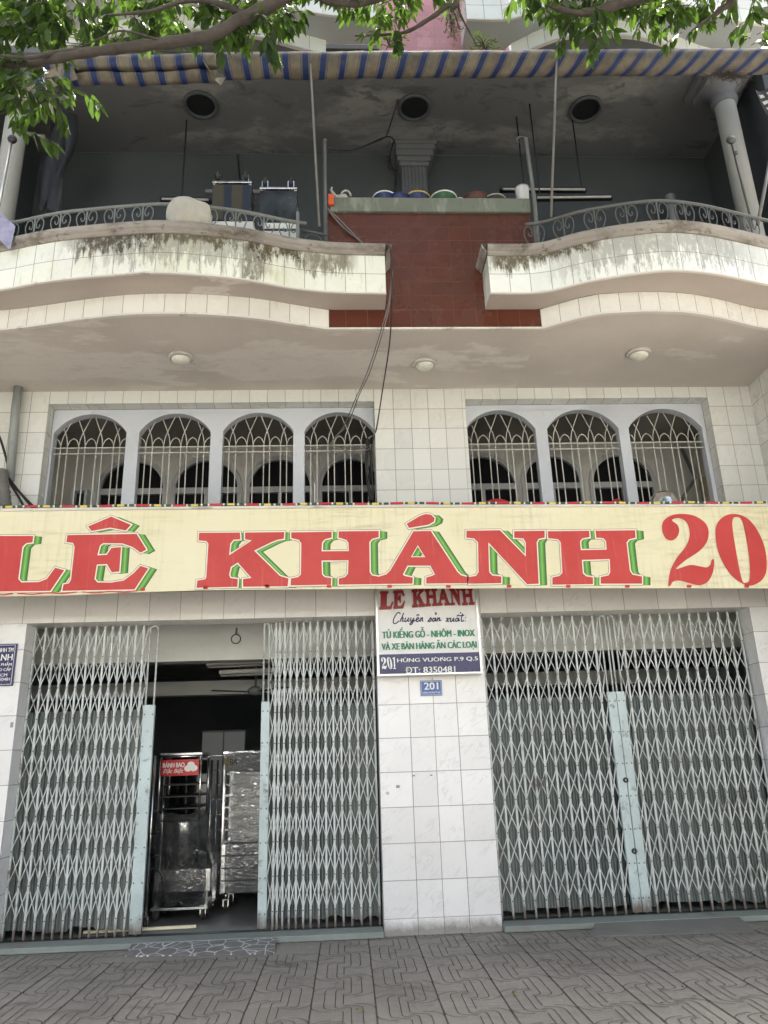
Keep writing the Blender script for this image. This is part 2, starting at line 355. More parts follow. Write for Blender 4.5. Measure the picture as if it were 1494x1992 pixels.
def mk_wrap():
    g = G('clear_cling_film'); P = g.obj()
    tr = g.n.new('ShaderNodeBsdfTransparent'); tr.inputs[0].default_value = (.86, .87, .88, 1)
    gl = g.n.new('ShaderNodeBsdfGlossy'); gl.inputs[0].default_value = (1, 1, 1, 1); gl.inputs[1].default_value = .09
    cr = g.math('ABSOLUTE', g.math('SUBTRACT', g.noise(g.scale(P, 4, 4, 9), 2.2, 5, .6, 1.8), .5))
    cr = g.math('ADD', g.rng(cr, 0, .10, 1, 0), g.noise(P, 9, 4))
    b = g.bump(cr, 1.0, .05); g.t.links.new(b, gl.inputs['Normal'])
    fc = g.node('ShaderNodeLayerWeight', 'Facing', {'Blend': .35, 'Normal': b})
    mx = g.n.new('ShaderNodeMixShader'); g.set(mx.inputs[0], g.rng(fc, 0, .8, .07, .75))
    g.t.links.new(tr.outputs[0], mx.inputs[1]); g.t.links.new(gl.outputs[0], mx.inputs[2]); g.t.links.new(mx.outputs[0], g.out.inputs[0])
    return g.m
M['wrap'] = mk_wrap()
def mk_check():
    g = G('checked_cloth'); x, y, _ = g.sep(g.uv())
    f = g.math('GREATER_THAN', g.math('FRACT', g.math('DIVIDE', y, .13)), .5)
    f = g.math('MULTIPLY', f, g.math('GREATER_THAN', g.math('FRACT', g.math('DIVIDE', x, .13)), .35))
    return g.done(g.mix(f, (.03, .03, .03), (.6, .6, .58)), .7)
M['check'] = mk_check()
def mk_old_stripe():
    g = G('faded_striped_cover'); x, y, _ = g.sep(g.uv())
    n = g.math('ADD', x, g.math('MULTIPLY', g.noise(g.uv(), 3, 2), .05))
    f = g.math('FRACT', g.math('DIVIDE', n, .2))
    c = g.mix(g.math('LESS_THAN', f, .45), (.055, .046, .028), (.012, .020, .042))
    return g.done(c, .6)
M['oldstripe'] = mk_old_stripe()

# ------------------------------------------------------------------ mesh building
WLOC = {}
def link(o, parent=None, at=None):
    COL.objects.link(o)
    if parent is not None:
        o.parent = parent
    WLOC[o] = Vector(at) if at is not None else Vector((0, 0, 0))
    return o
def tag(o, label, cat, group=None, kind=None):
    if label: o['label'] = label
    if cat: o['category'] = cat
    if group: o['group'] = group
    if kind: o['kind'] = kind
    return o
def thing(name, label, cat, at=(0, 0, 0), group=None):
    o = bpy.data.objects.new(name, None); o.empty_display_size = .1; o.location = at
    link(o, None, at); return tag(o, label, cat, group)
class MB:
    def __init__(s): s.v = []; s.f = []; s.uv = []; s.mi = []; s.sm = []
    def face(s, pts, uvs=None, mi=0, smooth=False):
        k = len(s.v); s.v += [tuple(p) for p in pts]; s.f.append(tuple(range(k, k + len(pts))))
        s.uv += list(uvs) if uvs else [(0, 0)] * len(pts); s.mi.append(mi); s.sm.append(smooth)
    def mesh(s, verts, faces, mi=0, smooth=False, uvs=None):
        k = len(s.v); s.v += [tuple(p) for p in verts]
        for f in faces:
            s.f.append(tuple(k + i for i in f)); s.mi.append(mi); s.sm.append(smooth)
            s.uv += [uvs[i] for i in f] if uvs else [(verts[i][0], verts[i][2]) for i in f]
    def box(s, x0, x1, y0, y1, z0, z1, mi=0):
        V = [(x, y, z) for x in (x0, x1) for y in (y0, y1) for z in (z0, z1)]
        s.mesh(V, [(0, 1, 3, 2), (4, 6, 7, 5), (0, 4, 5, 1), (2, 3, 7, 6), (0, 2, 6, 4), (1, 5, 7, 3)], mi)
        return s
    def obox(s, a, b, wx, wy, up=(0, 1, 0), mi=0):
        """bar of rectangular section from a to b"""
        a, b = Vector(a), Vector(b); d = (b - a).normalized(); u = Vector(up)
        x = d.cross(u)
        if x.length < 1e-4: x = d.cross(Vector((1, 0, 0)))
        x.normalize(); y = x.cross(d).normalized(); V = []
        for p in (a, b):
            for i, j in ((-1, -1), (1, -1), (1, 1), (-1, 1)): V.append(p + x * wx / 2 * i + y * wy / 2 * j)
        s.mesh(V, [(0, 1, 5, 4), (1, 2, 6, 5), (2, 3, 7, 6), (3, 0, 4, 7), (3, 2, 1, 0), (4, 5, 6, 7)], mi); return s
    def tube(s, pts, r, n=8, mi=0, cap=True):
        pts = [Vector(p) for p in pts]; N = len(pts)
        rs = r if isinstance(r, (list, tuple)) else [r] * N
        ref = Vector((0.13, 0.21, .97)); V = []; L = 0; U = []; pd = None
        for i, p in enumerate(pts):
            d = (pts[min(i + 1, N - 1)] - pts[max(i - 1, 0)])
            d = d.normalized() if d.length > 1e-9 else Vector((0, 0, 1))
            if pd is None:
                x = d.cross(ref)
                if x.length < .2: x = d.cross(Vector((1, 0, 0)))
            else:
                x = pd - d * pd.dot(d)
            x.normalize(); pd = x; y = d.cross(x)
            if i: L += (p - pts[i - 1]).length
            for k in range(n):
                a = 2 * math.pi * k / n; V.append(p + (x * math.cos(a) + y * math.sin(a)) * rs[i]); U.append((L, k / n))
        F = [(i * n + k, i * n + (k + 1) % n, (i + 1) * n + (k + 1) % n, (i + 1) * n + k) for i in range(N - 1) for k in range(n)]
        s.mesh(V, F, mi, True, U)
        if cap: s.mesh(V, [tuple(range(n - 1, -1, -1)), tuple(range((N - 1) * n, N * n))], mi, False, U)
        return s
    def lathe(s, prof, c, axis='z', n=24, mi=0, smooth=True):
        c = Vector(c); V = []
        for r, h in prof:
            for k in range(n):
                a = 2 * math.pi * k / n; ca, sa = r * math.cos(a), r * math.sin(a)
                V.append(c + Vector({'z': (ca, sa, h), 'y': (ca, h, sa), 'x': (h, ca, sa)}[axis]))
        F = [(i * n + k, i * n + (k + 1) % n, (i + 1) * n + (k + 1) % n, (i + 1) * n + k) for i in range(len(prof) - 1) for k in range(n)]
        s.mesh(V, F, mi, smooth); return s
    def poly(s, loops, fn, mi=0):
        """flat polygon with holes; loops of 2d points; fn maps 2d -> 3d"""
        flat = [p for l in loops for p in l]
        tris = tessellate_polygon([[Vector((p[0], p[1], 0)) for p in l] for l in loops])
        s.mesh([fn(*p) for p in flat], [tuple(t) for t in tris], mi, False, flat)
    def prism(s, loops, fn0, fn1, mi=0):
        s.poly(loops, fn0, mi); s.poly(loops, fn1, mi)
        for l in loops:
            for i in range(len(l)):
                a, b = l[i], l[(i + 1) % len(l)]
                s.face([fn0(*a), fn0(*b), fn1(*b), fn1(*a)], [(0, 0), (1, 0), (1, 1), (0, 1)], mi)
        return s
    def grid(s, xs, zs, fn, mi=0, skip=None, o=(0, 0)):
        """tile cells; uv counts tiles"""
        for i in range(len(xs) - 1):
            for j in range(len(zs) - 1):
                if skip and skip((xs[i] + xs[i + 1]) / 2, (zs[j] + zs[j + 1]) / 2): continue
                s.face([fn(xs[i], zs[j]), fn(xs[i + 1], zs[j]), fn(xs[i + 1], zs[j + 1]), fn(xs[i], zs[j + 1])],
                       [(i + o[0], j + o[1]), (i + 1 + o[0], j + o[1]), (i + 1 + o[0], j + 1 + o[1]), (i + o[0], j + 1 + o[1])], mi)
        return s
    def build(s, name, mats, parent=None, at=None, bevel=0, fix=True):
        if not isinstance(mats, (list, tuple)): mats = [mats]
        off = WLOC[parent] if parent is not None else (Vector(at) if at is not None else Vector((0, 0, 0)))
        me = bpy.data.meshes.new(name)
        me.from_pydata([tuple(Vector(v) - off) for v in s.v], [], s.f)
        ul = me.uv_layers.new(name='UVMap')
        ul.data.foreach_set('uv', [c for u in s.uv for c in u[:2]])
        me.polygons.foreach_set('material_index', s.mi); me.polygons.foreach_set('use_smooth', s.sm)
        for mm in mats: me.materials.append(mm)
        if fix:
            bm = bmesh.new(); bm.from_mesh(me)
            bmesh.ops.remove_doubles(bm, verts=bm.verts, dist=1e-5)
            bmesh.ops.recalc_face_normals(bm, faces=bm.faces); bm.to_mesh(me); bm.free()
        me.update()
        o = bpy.data.objects.new(name, me)
        if parent is None: o.location = off
        link(o, parent, off)
        if bevel:
            b = o.modifiers.new('Bevel', 'BEVEL'); b.width = bevel; b.segments = 2; b.limit_method = 'ANGLE'; b.angle_limit = R_(40)
        return o
def struct(mb, name, mat):
    o = mb.build(name, mat); o['kind'] = 'structure'; return o

def text(body, x0, x1, z0, z1, Y, mat, parent, name='lettering', bold=0.0, shear=0.0, depth=.002, slope=0.0):
    cu = bpy.data.curves.new('t', 'FONT'); cu.body = body; cu.size = 1; cu.shear = shear; cu.resolution_u = 3
    tmp = bpy.data.objects.new('t', cu); COL.objects.link(tmp)
    me = bpy.data.meshes.new_from_object(tmp.evaluated_get(bpy.context.evaluated_depsgraph_get()))
    bpy.data.objects.remove(tmp); bpy.data.curves.remove(cu)
    if not me.vertices: return None
    vs = [v.co.copy() for v in me.vertices]
    ax, bx = min(v.x for v in vs), max(v.x for v in vs); ay, by = min(v.y for v in vs), max(v.y for v in vs)
    off = WLOC[parent]; F = [tuple(p.vertices) for p in me.polygons]
    V = []; F0 = F; F = []; sh = bold * (z1 - z0) * 1.2
    for k in range(3 if bold > 0 else 1):
        base = len(V); dx = (0, -sh, sh)[k]
        for v in vs:
            fx = (v.x - ax) / (bx - ax); X = x0 + fx * (x1 - x0)
            V.append(Vector((X + dx, Y - .0003 * k, z0 + (v.y - ay) / (by - ay) * (z1 - z0) + slope * (X - x0))) - off)
        F += [tuple(i + base for i in f) for f in F0]
    bpy.data.meshes.remove(me)
    m2 = bpy.data.meshes.new(name); m2.from_pydata(V, [], F); m2.materials.append(mat); m2.update()
    if len(m2.polygons) and m2.polygons[0].normal.y > 0: m2.flip_normals()
    o = bpy.data.objects.new(name, m2); link(o, parent, off); return o

def cat(pts, per=8):
    """smooth curve through points"""
    P = [Vector(p) for p in pts]; out = []
    for i in range(len(P) - 1):
        p0, p1, p2, p3 = P[max(i - 1, 0)], P[i], P[i + 1], P[min(i + 2, len(P) - 1)]
        for k in range(per):
            t = k / per
            out.append(.5 * ((2 * p1) + (p2 - p0) * t + (2 * p0 - 5 * p1 + 4 * p2 - p3) * t * t + (3 * p1 - p0 - 3 * p2 + p3) * t ** 3))
    out.append(P[-1]); return out
def resample(pts, step):
    L = [0]
    for a, b in zip(pts, pts[1:]): L.append(L[-1] + (b - a).length)
    n = max(2, round(L[-1] / step)); out = []; j = 0
    for k in range(n + 1):
        t = L[-1] * k / n
        while j < len(L) - 2 and L[j + 1] < t: j += 1
        f = (t - L[j]) / max(1e-9, L[j + 1] - L[j]); out.append(pts[j].lerp(pts[j + 1], f))
    return out
def normals2(pts):
    out = []
    for i in range(len(pts)):
        d = pts[min(i + 1, len(pts) - 1)] - pts[max(i - 1, 0)]
        n = Vector((d.y, -d.x, 0)); n.normalize()
        if n.y > 0: n = -n
        out.append(n)
    return out
def sweep(mb, pts, prof, mi=0, smooth=False, close=True, uvx=None):
    """profile [(outward, z)] swept along a plan curve"""
    N = normals2(pts); n = len(prof); V = []; U = []; L = 0
    for i, (p, nn) in enumerate(zip(pts, N)):
        if i: L += (p - pts[i - 1]).length
        for (o, z) in prof: V.append((p.x + nn.x * o, p.y + nn.y * o, z)); U.append((L, z))
    m_ = n if close else n - 1
    F = [(i * n + k, i * n + (k + 1) % n, (i + 1) * n + (k + 1) % n, (i + 1) * n + k) for i in range(len(pts) - 1) for k in range(m_)]
    mb.mesh(V, F, mi, smooth, U)
    if close: mb.mesh(V, [tuple(range(n)), tuple(range((len(pts) - 1) * n, len(pts) * n))], mi, False, U)

# ================================================================== SETTING: pavement, road
WY = 7.85
b = MB(); b.box(-40, 40, .9, 8.3, -.14, 0); struct(b, 'pavement', M['pave'])
b = MB(); b.box(-40, 40, .72, .896, -.14, .004); struct(b, 'kerb', M['concrete'])
b = MB(); b.face([(-400, -400, -.145), (400, -400, -.145), (400, 400, -.145), (-400, 400, -.145)]); struct(b, 'road', M['road'])

def grooves():
    b = MB(); Z = .0045; W = .43; PER = .735
    def strip(pts, wd=.0062):
        pts = [Vector((p[0], p[1], 0)) for p in pts]
        for i in range(len(pts) - 1):
            d = pts[i + 1] - pts[i]
            if d.length < 1e-6: continue
            n = Vector((-d.y, d.x, 0)).normalized() * wd / 2; e = d.normalized() * wd * .2
            a, c = pts[i] - e, pts[i + 1] + e
            b.face([(a.x - n.x, a.y - n.y, Z), (c.x - n.x, c.y - n.y, Z), (c.x + n.x, c.y + n.y, Z), (a.x + n.x, a.y + n.y, Z)])
    rnd = random.Random(3)
    for ci in range(-11, 13):
        x0 = .1525 + ci * W
        ymax = 7.33 if -2.0 < x0 < -.7 else (7.4 if 1.9 < x0 < 3.4 else (7.84 if .1 < x0 < 1.3 else 7.72))
        # joint between two paver columns
        y = 4.2
        while y < ymax:
            y2 = min(ymax, y + rnd.uniform(.15, .5)); strip([(x0 + rnd.uniform(-.002, .002), y), (x0 + rnd.uniform(-.002, .002), y2)], .011); y = y2
        C = [[(.53, .578), (.45, .577), (.395, .56), (.375, .51), (.375, .30), (.375, .06), (.392, .005), (.45, -.018), (.53, -.022)],
             [(.50, .628), (.38, .618), (.25, .588), (.20, .53), (.20, .30), (.20, .05), (.245, -.02), (.36, -.055), (.48, -.066)],
             [(.0, .53), (.05, .585), (.17, .64), (.33, .66)], [(.0, .06), (.04, -.02), (.15, -.085), (.31, -.105)],
             [(.5, .10), (.5, .25), (.5, .40)]]
        off = rnd.choice((.1, .1, .42)) * PER
        for k in range(-2, 6):
            yb = 4.0 + k * PER + off
            for c in C:
                for sg in (0, 1):
                    pts = [((1 - u) if sg else u, (1 - v) if sg else v) for u, v in c]
                    pts = cat([(x0 + u * W, yb + v * PER, 0) for u, v in pts], 4)
                    run = []
                    for p in pts:
                        if p.y < ymax: run.append((p.x, p.y))
                        else:
                            if len(run) > 1: strip(run)
                            run = []
                    if len(run) > 1: strip(run)
    o = struct(b, 'pavement_grooves', M['groove'])
grooves()

# ================================================================== THE HOUSE
H = thing('shophouse', 'tiled shophouse with two curved white balconies, arched windows and ground floor openings', 'building', (.87, WY, 0))
def flatY(Y): return lambda x, z: (x, Y, z)
def flatX(X): return lambda y, z: (X, y, z)
def frange(a, b, st):
    n = max(1, round((b - a) / st)); return [a + (b - a) * i / n for i in range(n + 1)]
LX0, LX1, RX0, RX1 = -3.25, .31, 1.40, 4.30       # ground floor openings
LINT = 2.98
zrow = [0, .142] + [.142 + .322 * k for k in range(1, 10)]
# ground floor pillar between the openings
b = MB(); b.grid([.30, .62, .863, 1.10, 1.405], zrow, flatY(WY))
for X, dx in ((.30, 1), (1.405, -1)):
    b.grid([WY, 8.16], zrow, flatX(X), o=(20, 0))
b.build('pillar', M['tile_low'], H, fix=False)
# side piers
b = MB(); b.grid([-5.2, -4.88, -4.56, -4.24, -3.92, -3.60, -3.25], zrow, flatY(WY), o=(30, 0)); b.grid([WY, 8.14], zrow, flatX(-3.25), o=(40, 0))
b.build('left_pier', M['tile_low'], H, fix=False)
b = MB(); b.grid([4.30, 4.62, 4.80], zrow, flatY(WY), o=(50, 0)); b.grid([WY, 8.14], zrow, flatX(4.30), o=(60, 0))
b.build('right_pier', M['tile_low'], H, fix=False)
# lintel band over both openings (joint 3 mm proud pattern in tiles)
xs = [-5.2, -4.9, -4.58, -4.26, -3.94, -3.62, -3.302, -2.99, -2.676, -2.358, -2.03, -1.713, -1.492, -1.27, -.951, -.635, -.318, 0, .30]
b = MB(); b.grid(xs, [LINT, 3.282, 3.584, 3.9], flatY(WY - .003), skip=lambda x, z: x < -3.25 and z < 3.0)
xs2 = [.30, .62, .863, 1.10, 1.405, 1.69, 2.0, 2.30, 2.60, 2.95, 3.32, 3.63, 3.90, 4.22, 4.5, 4.80]
b.grid(xs2, [LINT, 3.282, 3.584, 3.9], flatY(WY - .003), o=(40, 0))
b.grid(frange(-3.25, .30, .316), [WY - .003, 8.14], lambda x, y: (x, y, LINT), o=(70, 9)); b.grid(frange(1.405, 4.30, .316), [WY - .003, 8.14], lambda x, y: (x, y, LINT), o=(90, 9))
b.build('lintel', M['tile_lintel'], H, fix=False)
# canopy slab carrying the banner frame
b = MB(); b.box(-5.2, 4.78, 7.30, WY - .004, 3.70, 3.80); b.build('canopy_slab', M['concrete'], H)

# first floor facade
UZ = 5.612
zs = [3.88, 4.12, 4.372, 4.609, 4.863, 5.108, 5.352, UZ]
b = MB()
b.grid([.352, .571, .773, .97, 1.162, 1.366, 1.405], zs, flatY(WY))
b.grid([-5.2, -4.9, -4.7, -4.5, -4.3, -4.1, -3.89, -3.69, -3.49, -3.29], zs, flatY(WY), o=(20, 0))
b.grid([4.262, 4.47, 4.67, 4.80], zs, flatY(WY), o=(40, 0))
b.grid(frange(-3.29, .352, .2), [5.452, UZ], flatY(WY), o=(60, 0)); b.grid(frange(1.405, 4.262, .2), [5.468, UZ], flatY(WY), o=(90, 0))
for X, z1 in ((-3.29, 5.452), (.352, 5.452), (1.405, 5.468), (4.262, 5.468)): b.grid([WY, 8.0], [z for z in zs if z < 5.4] + [z1], flatX(X), o=(7, 0))
b.grid(frange(-3.29, .352, .2), [WY, 8.0], lambda x, y: (x, y, 5.452), o=(120, 7)); b.grid(frange(1.405, 4.262, .2), [WY, 8.0], lambda x, y: (x, y, 5.468), o=(150, 7))
b.build('upper_wall', M['tile_up'], H, fix=False)
# party wall on the right, standing forward of the facade
b = MB(); b.grid(frange(6.4, WY, .25), frange(0, UZ, .25), flatX(4.783), o=(11, 3)); b.grid([4.783, 4.98], frange(0, UZ, .25), flatY(6.4), o=(3, 3)); b.build('party_wall', M['tile_up'], H, fix=False)

# soffits and curved bands / parapets of one balcony storey
PR = [(1.443, 6.269), (1.949, 6.253), (2.374, 6.07), (2.827, 5.95), (3.156, 5.912), (3.581, 5.973), (4.135, 6.128), (4.6, 6.25), (4.98, 6.28)]
PL = [(.432, 6.272), (-.069, 6.25), (-.457, 6.185), (-.966, 6.035), (-1.558, 5.950), (-1.93, 5.967), (-2.654, 6.07), (-3.175, 6.213), (-3.6, 6.28), (-4.4, 6.30)]
BR = [(2.0, 6.562), (2.421, 6.325), (2.75, 6.27), (3.05, 6.257), (3.4, 6.285), (3.75, 6.378), (4.335, 6.575), (4.98, 6.65)]
BL = [(-.127, 6.562), (-.45, 6.47), (-.81, 6.362), (-1.25, 6.295), (-1.67, 6.276), (-2.06, 6.30), (-2.46, 6.374), (-3.3, 6.556), (-4.4, 6.66)]
def crv(c, per=8): return cat([(x, y, 0) for x, y in c], per)
def storey(dz, mats, panel_mat, full=True):
    """dz lifts the storey; builds band, parapets, copings, soffits, centre panel"""
    zb, zm, zt = 5.607 + dz, 5.823 + dz, 6.245 + dz
    YP = 6.562 if full else 6.645
    for nm, par, band, tm in (('left', PL, BL, mats[0]), ('right', PR, BR, mats[1])):
        pc = resample(crv(par), .2); bc = resample(crv(band), .2)
        b = MB()
        for i in range(len(bc) - 1):
            a, c = bc[i], bc[i + 1]
            b.face([(a.x, a.y, zb), (c.x, c.y, zb), (c.x, c.y, zm), (a.x, a.y, zm)], [(i, 0), (i + 1, 0), (i + 1, 1), (i, 1)])
        b.build('tile_band', M['tile_band'] if full else tm, H, fix=False)
        b = MB()
        for i in range(len(pc) - 1):
            a, c = pc[i], pc[i + 1]
            for j in range(2):
                za, zc = zm + (zt - zm) * j / 2, zm + (zt - zm) * (j + 1) / 2
                b.face([(a.x, a.y, za), (c.x, c.y, za), (c.x, c.y, zc), (a.x, a.y, zc)], [(i, j), (i + 1, j), (i + 1, j + 1), (i, j + 1)])
        e = pc[0]
        b.grid([e.y, YP - .002], [zm, (zm + zt) / 2, zt], flatX(e.x), o=(3, 0))
        # inner face
        n = normals2(pc); ins = [p - q * .13 for p, q in zip(pc, n)]
        for i in range(len(pc) - 1):
            a, c = ins[i], ins[i + 1]
            b.face([(a.x, a.y, zm), (c.x, c.y, zm), (c.x, c.y, zt), (a.x, a.y, zt)], [(i + .2, .2)] * 4)
        b.build('parapet', tm, H, fix=False)
        # coping: moulded nosing all along and round the end
        pf = [(-.15, zt), (.012, zt), (.03, zt + .014), (.03, zt + .032), (.052, zt + .045), (.062, zt + .062), (.062, zt + .095), (-.15, zt + .095)]
        b = MB(); pts = resample(crv(par), .08)
        sweep(b, pts, pf, 0, False)
        s = 1 if nm == 'left' else -1
        ex = e.x
        V = [(ex + s * o, y, z) for y in (e.y - .062, 6.556) for (o, z) in pf[1:7]]
        b.mesh(V, [(k, k + 1, k + 7, k + 6) for k in range(5)] + [tuple(range(6)), tuple(range(6, 12))], 0)
        V = [(ex, e.y - .0615, zt + .0945), (ex + s * .0615, e.y - .0615, zt + .0945), (ex + s * .0615, 6.556, zt + .0945), (ex, 6.556, zt + .0945)]
        b.face(V)
        b.build('coping', M['coping'] if full else M['trim'], H)
        # soffit between band and parapet
        b = MB(); A = resample(crv(par), .1); x_in = crv(band, 12)
        def yb(x):
            if (nm == 'left' and x > band[0][0]) or (nm == 'right' and x < band[0][0]): return YP - .002
            for p, q in zip(x_in, x_in[1:]):
                if (p.x - x) * (q.x - x) <= 0: return p.y + (q.y - p.y) * (x - p.x) / (q.x - p.x + 1e-9)
            return x_in[-1].y
        for p, q in zip(A, A[1:]): b.face([(p.x, p.y, zm), (q.x, q.y, zm), (q.x, yb(q.x), zm), (p.x, yb(p.x), zm)])
        b.build('upper_soffit', M['soffit2'] if full else M['soffit_grey'], H, fix=False)
        b = MB(); sweep(b, resample(crv(par), .1), [(-.02, zm - .012), (.006, zm - .012), (.006, zm + .004), (-.02, zm + .004)]); b.build('drip_edge', M['trim'], H)
        # main soffit over the storey below and its lip
        b = MB(); B = resample(crv(band), .1); B = sorted(B, key=lambda p: p.x)
        bk = WY if full else 8.05
        for p, q in zip(B, B[1:]):
            ys = frange(0, 1, .25)
            for k in range(4):
                f = lambda P, t: (P.x, P.y + (bk - P.y) * t, zb)
                b.face([f(p, ys[k]), f(q, ys[k]), f(q, ys[k + 1]), f(p, ys[k + 1])])
        if nm == 'left':
            X0, X1 = -.127, 2.0
            for k in range(6):
                xa, xb = X0 + (X1 - X0) * k / 6, X0 + (X1 - X0) * (k + 1) / 6
                b.face([(xa, 6.562, zb), (xb, 6.562, zb), (xb, bk, zb), (xa, bk, zb)])
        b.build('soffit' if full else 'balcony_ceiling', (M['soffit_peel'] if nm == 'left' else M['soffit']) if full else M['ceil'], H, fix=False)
        b = MB(); sweep(b, resample(crv(band), .1), [(-.03, zb - .014), (.012, zb - .014), (.012, zb + .006), (-.03, zb + .006)]); b.build('edge_trim', M['trim'], H)
    # centre panel
    zp = 6.985 + dz
    b = MB(); zz = [zb, zm] + [zm + (zp - zm) * k / 7 for k in range(1, 8)]
    b.grid([-.127] + frange(.04, 2.0, .215), zz, flatY(YP)); b.grid([YP, 6.80], zz, flatX(-.127), o=(30, 0)); b.grid([YP, 6.80], zz, flatX(2.0), o=(35, 0))
    b.build('centre_panel', panel_mat, H, fix=False)
    b = MB(); b.box(-.127, 2.0, 6.545, 6.575, zb - .014, zb + .006); b.build('edge_trim', M['trim'], H)
storey(0, (M['tile_parapet_a'], M['tile_parapet_b']), M['tile_red'])
storey(3.55, (M['tile_white'], M['tile_white']), M['tile_pink'], False)
# planter trough on the red panel
b = MB(); b.box(-.105, 2.012, 6.53, 6.95, 6.988, 7.165)
b.build('planter_trough', M['planter'], H, bevel=.008)
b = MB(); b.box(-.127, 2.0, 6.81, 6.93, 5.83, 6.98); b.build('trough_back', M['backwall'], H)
# second floor: balcony floor slab, back wall, pilaster, columns
b = MB(); b.box(-4.4, 4.98, 6.70, 8.05, 5.70, 5.84); b.build('balcony_floor', M['concrete'], H)
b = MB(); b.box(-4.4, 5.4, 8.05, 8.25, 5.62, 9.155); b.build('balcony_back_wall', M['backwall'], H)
b = MB(); b.box(-4.4, 5.4, 8.054, 8.3, 9.16, 13.2); b.build('top_floor_wall', M['tile_white'], H)  # unseen upper height, carried up to keep the sun off the facade
b = MB(); b.box(-4.4, 5.4, 6.75, 8.05, 9.25, 9.35); b.build('top_balcony_floor', M['concrete'], H)
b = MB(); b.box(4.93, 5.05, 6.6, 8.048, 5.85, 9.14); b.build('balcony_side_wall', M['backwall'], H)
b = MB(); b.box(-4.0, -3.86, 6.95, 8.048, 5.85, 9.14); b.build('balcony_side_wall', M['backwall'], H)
# fluted pilaster with stepped capital
b = MB(); px0, px1 = .80, 1.12
fl = []
nf = 7
for i in range(nf):
    xa = px0 + (px1 - px0) * i / nf; wd = (px1 - px0) / nf
    fl += [(xa + wd * .12, 7.86)] + [(xa + wd * (.5 + .36 * math.cos(math.pi * (1 - t / 4))), 7.86 + .022 * math.sin(math.pi * t / 4)) for t in range(1, 4)] + [(xa + wd * .88, 7.86)]
loop = [(px0, 8.05), (px0, 7.86)] + fl + [(px1, 7.86), (px1, 8.05)]
b.prism([loop], lambda x, y: (x, y, 5.85), lambda x, y: (x, y, 8.82)); b.build('fluted_pilaster', M['capital'], H)
b = MB()
for e, z0, z1 in ((.03, 8.80, 8.86), (.055, 8.86, 8.93), (.09, 8.93, 9.02), (.115, 9.02, 9.09), (.135, 9.09, 9.146)):
    b.box(px0 - e, px1 + e, 7.86 - e * .62, 8.05, z0, z1)
b.build('pilaster_capital', M['capital'], H, bevel=.006)
for X, Y in ((4.54, 6.80), (-3.56, 6.80)):
    b = MB(); b.lathe([(.118, 5.84), (.116, 8.78)], (X, Y, 0), n=28); b.build('round_column', M['column'], H)
    b = MB(); b.lathe([(.117, 8.72), (.145, 8.75), (.15, 8.79), (.13, 8.82), (.14, 8.88), (.20, 8.95), (.22, 8.97)], (X, Y, 0), n=28)
    b.box(X - .24, X + .24, Y - .24, Y + .24, 8.97, 9.05); b.box(X - .30, X + .30, Y - .30, Y + .30, 9.05, 9.146); b.build('column_capital', M['capital'], H)
# round ceiling recesses: raised rim, inner darkness painted as a flat black disc
for X in (-1.66, .93, 3.06):
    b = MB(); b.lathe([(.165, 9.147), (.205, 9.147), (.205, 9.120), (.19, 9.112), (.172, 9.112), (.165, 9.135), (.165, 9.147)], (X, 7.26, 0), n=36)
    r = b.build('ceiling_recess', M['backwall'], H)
    b = MB(); b.lathe([(.0, 9.143), (.166, 9.143)], (X, 7.26, 0), n=36); b.build('recess_shade_disc', M['black'], r)

# ------------------------------------------------------------------ arched windows with grilles
def arch_pts(x0, x1, zs_, za, n=18):
    """segmental arch from (x0,zs) over apex za to (x1,zs)"""
    w2 = (x1 - x0) / 2; h = za - zs_; r = (w2 * w2 + h * h) / (2 * h); a = math.asin(min(1, w2 / r)); cx = (x0 + x1) / 2; cz = za - r
    return [(cx + r * math.sin(-a + 2 * a * i / n), cz + r * math.cos(-a + 2 * a * i / n)) for i in range(n + 1)]
def window(x0, x1, z1, opens, name, Yf, depth, zs_, za, mat):
    b = MB(); z0 = 3.86
    loops = [[(x0, z0), (x1, z0), (x1, z1), (x0, z1)]]
    for a, c in opens: loops.append([(a, z0 + .12), (c, z0 + .12)] + arch_pts(a, c, zs_, za)[::-1])
    b.prism(loops, lambda x, z: (x, Yf, z), lambda x, z: (x, Yf + depth, z))
    o = b.build(name, mat, H, bevel=.006)
    return o
W1 = [(-3.262, -2.457), (-2.314, -1.512), (-1.374, -.575), (-.447, .346)]
W2 = [(1.41, 2.231), (2.369, 3.214), (3.336, 4.215)]
wl_ = window(-3.288, .35, 5.450, W1, 'arched_window', 8.0, .11, 5.165, 5.395, M['frame'])
wr_ = window(1.407, 4.26, 5.466, W2, 'arched_window', 8.0, .11, 5.155, 5.40, M['frame'])
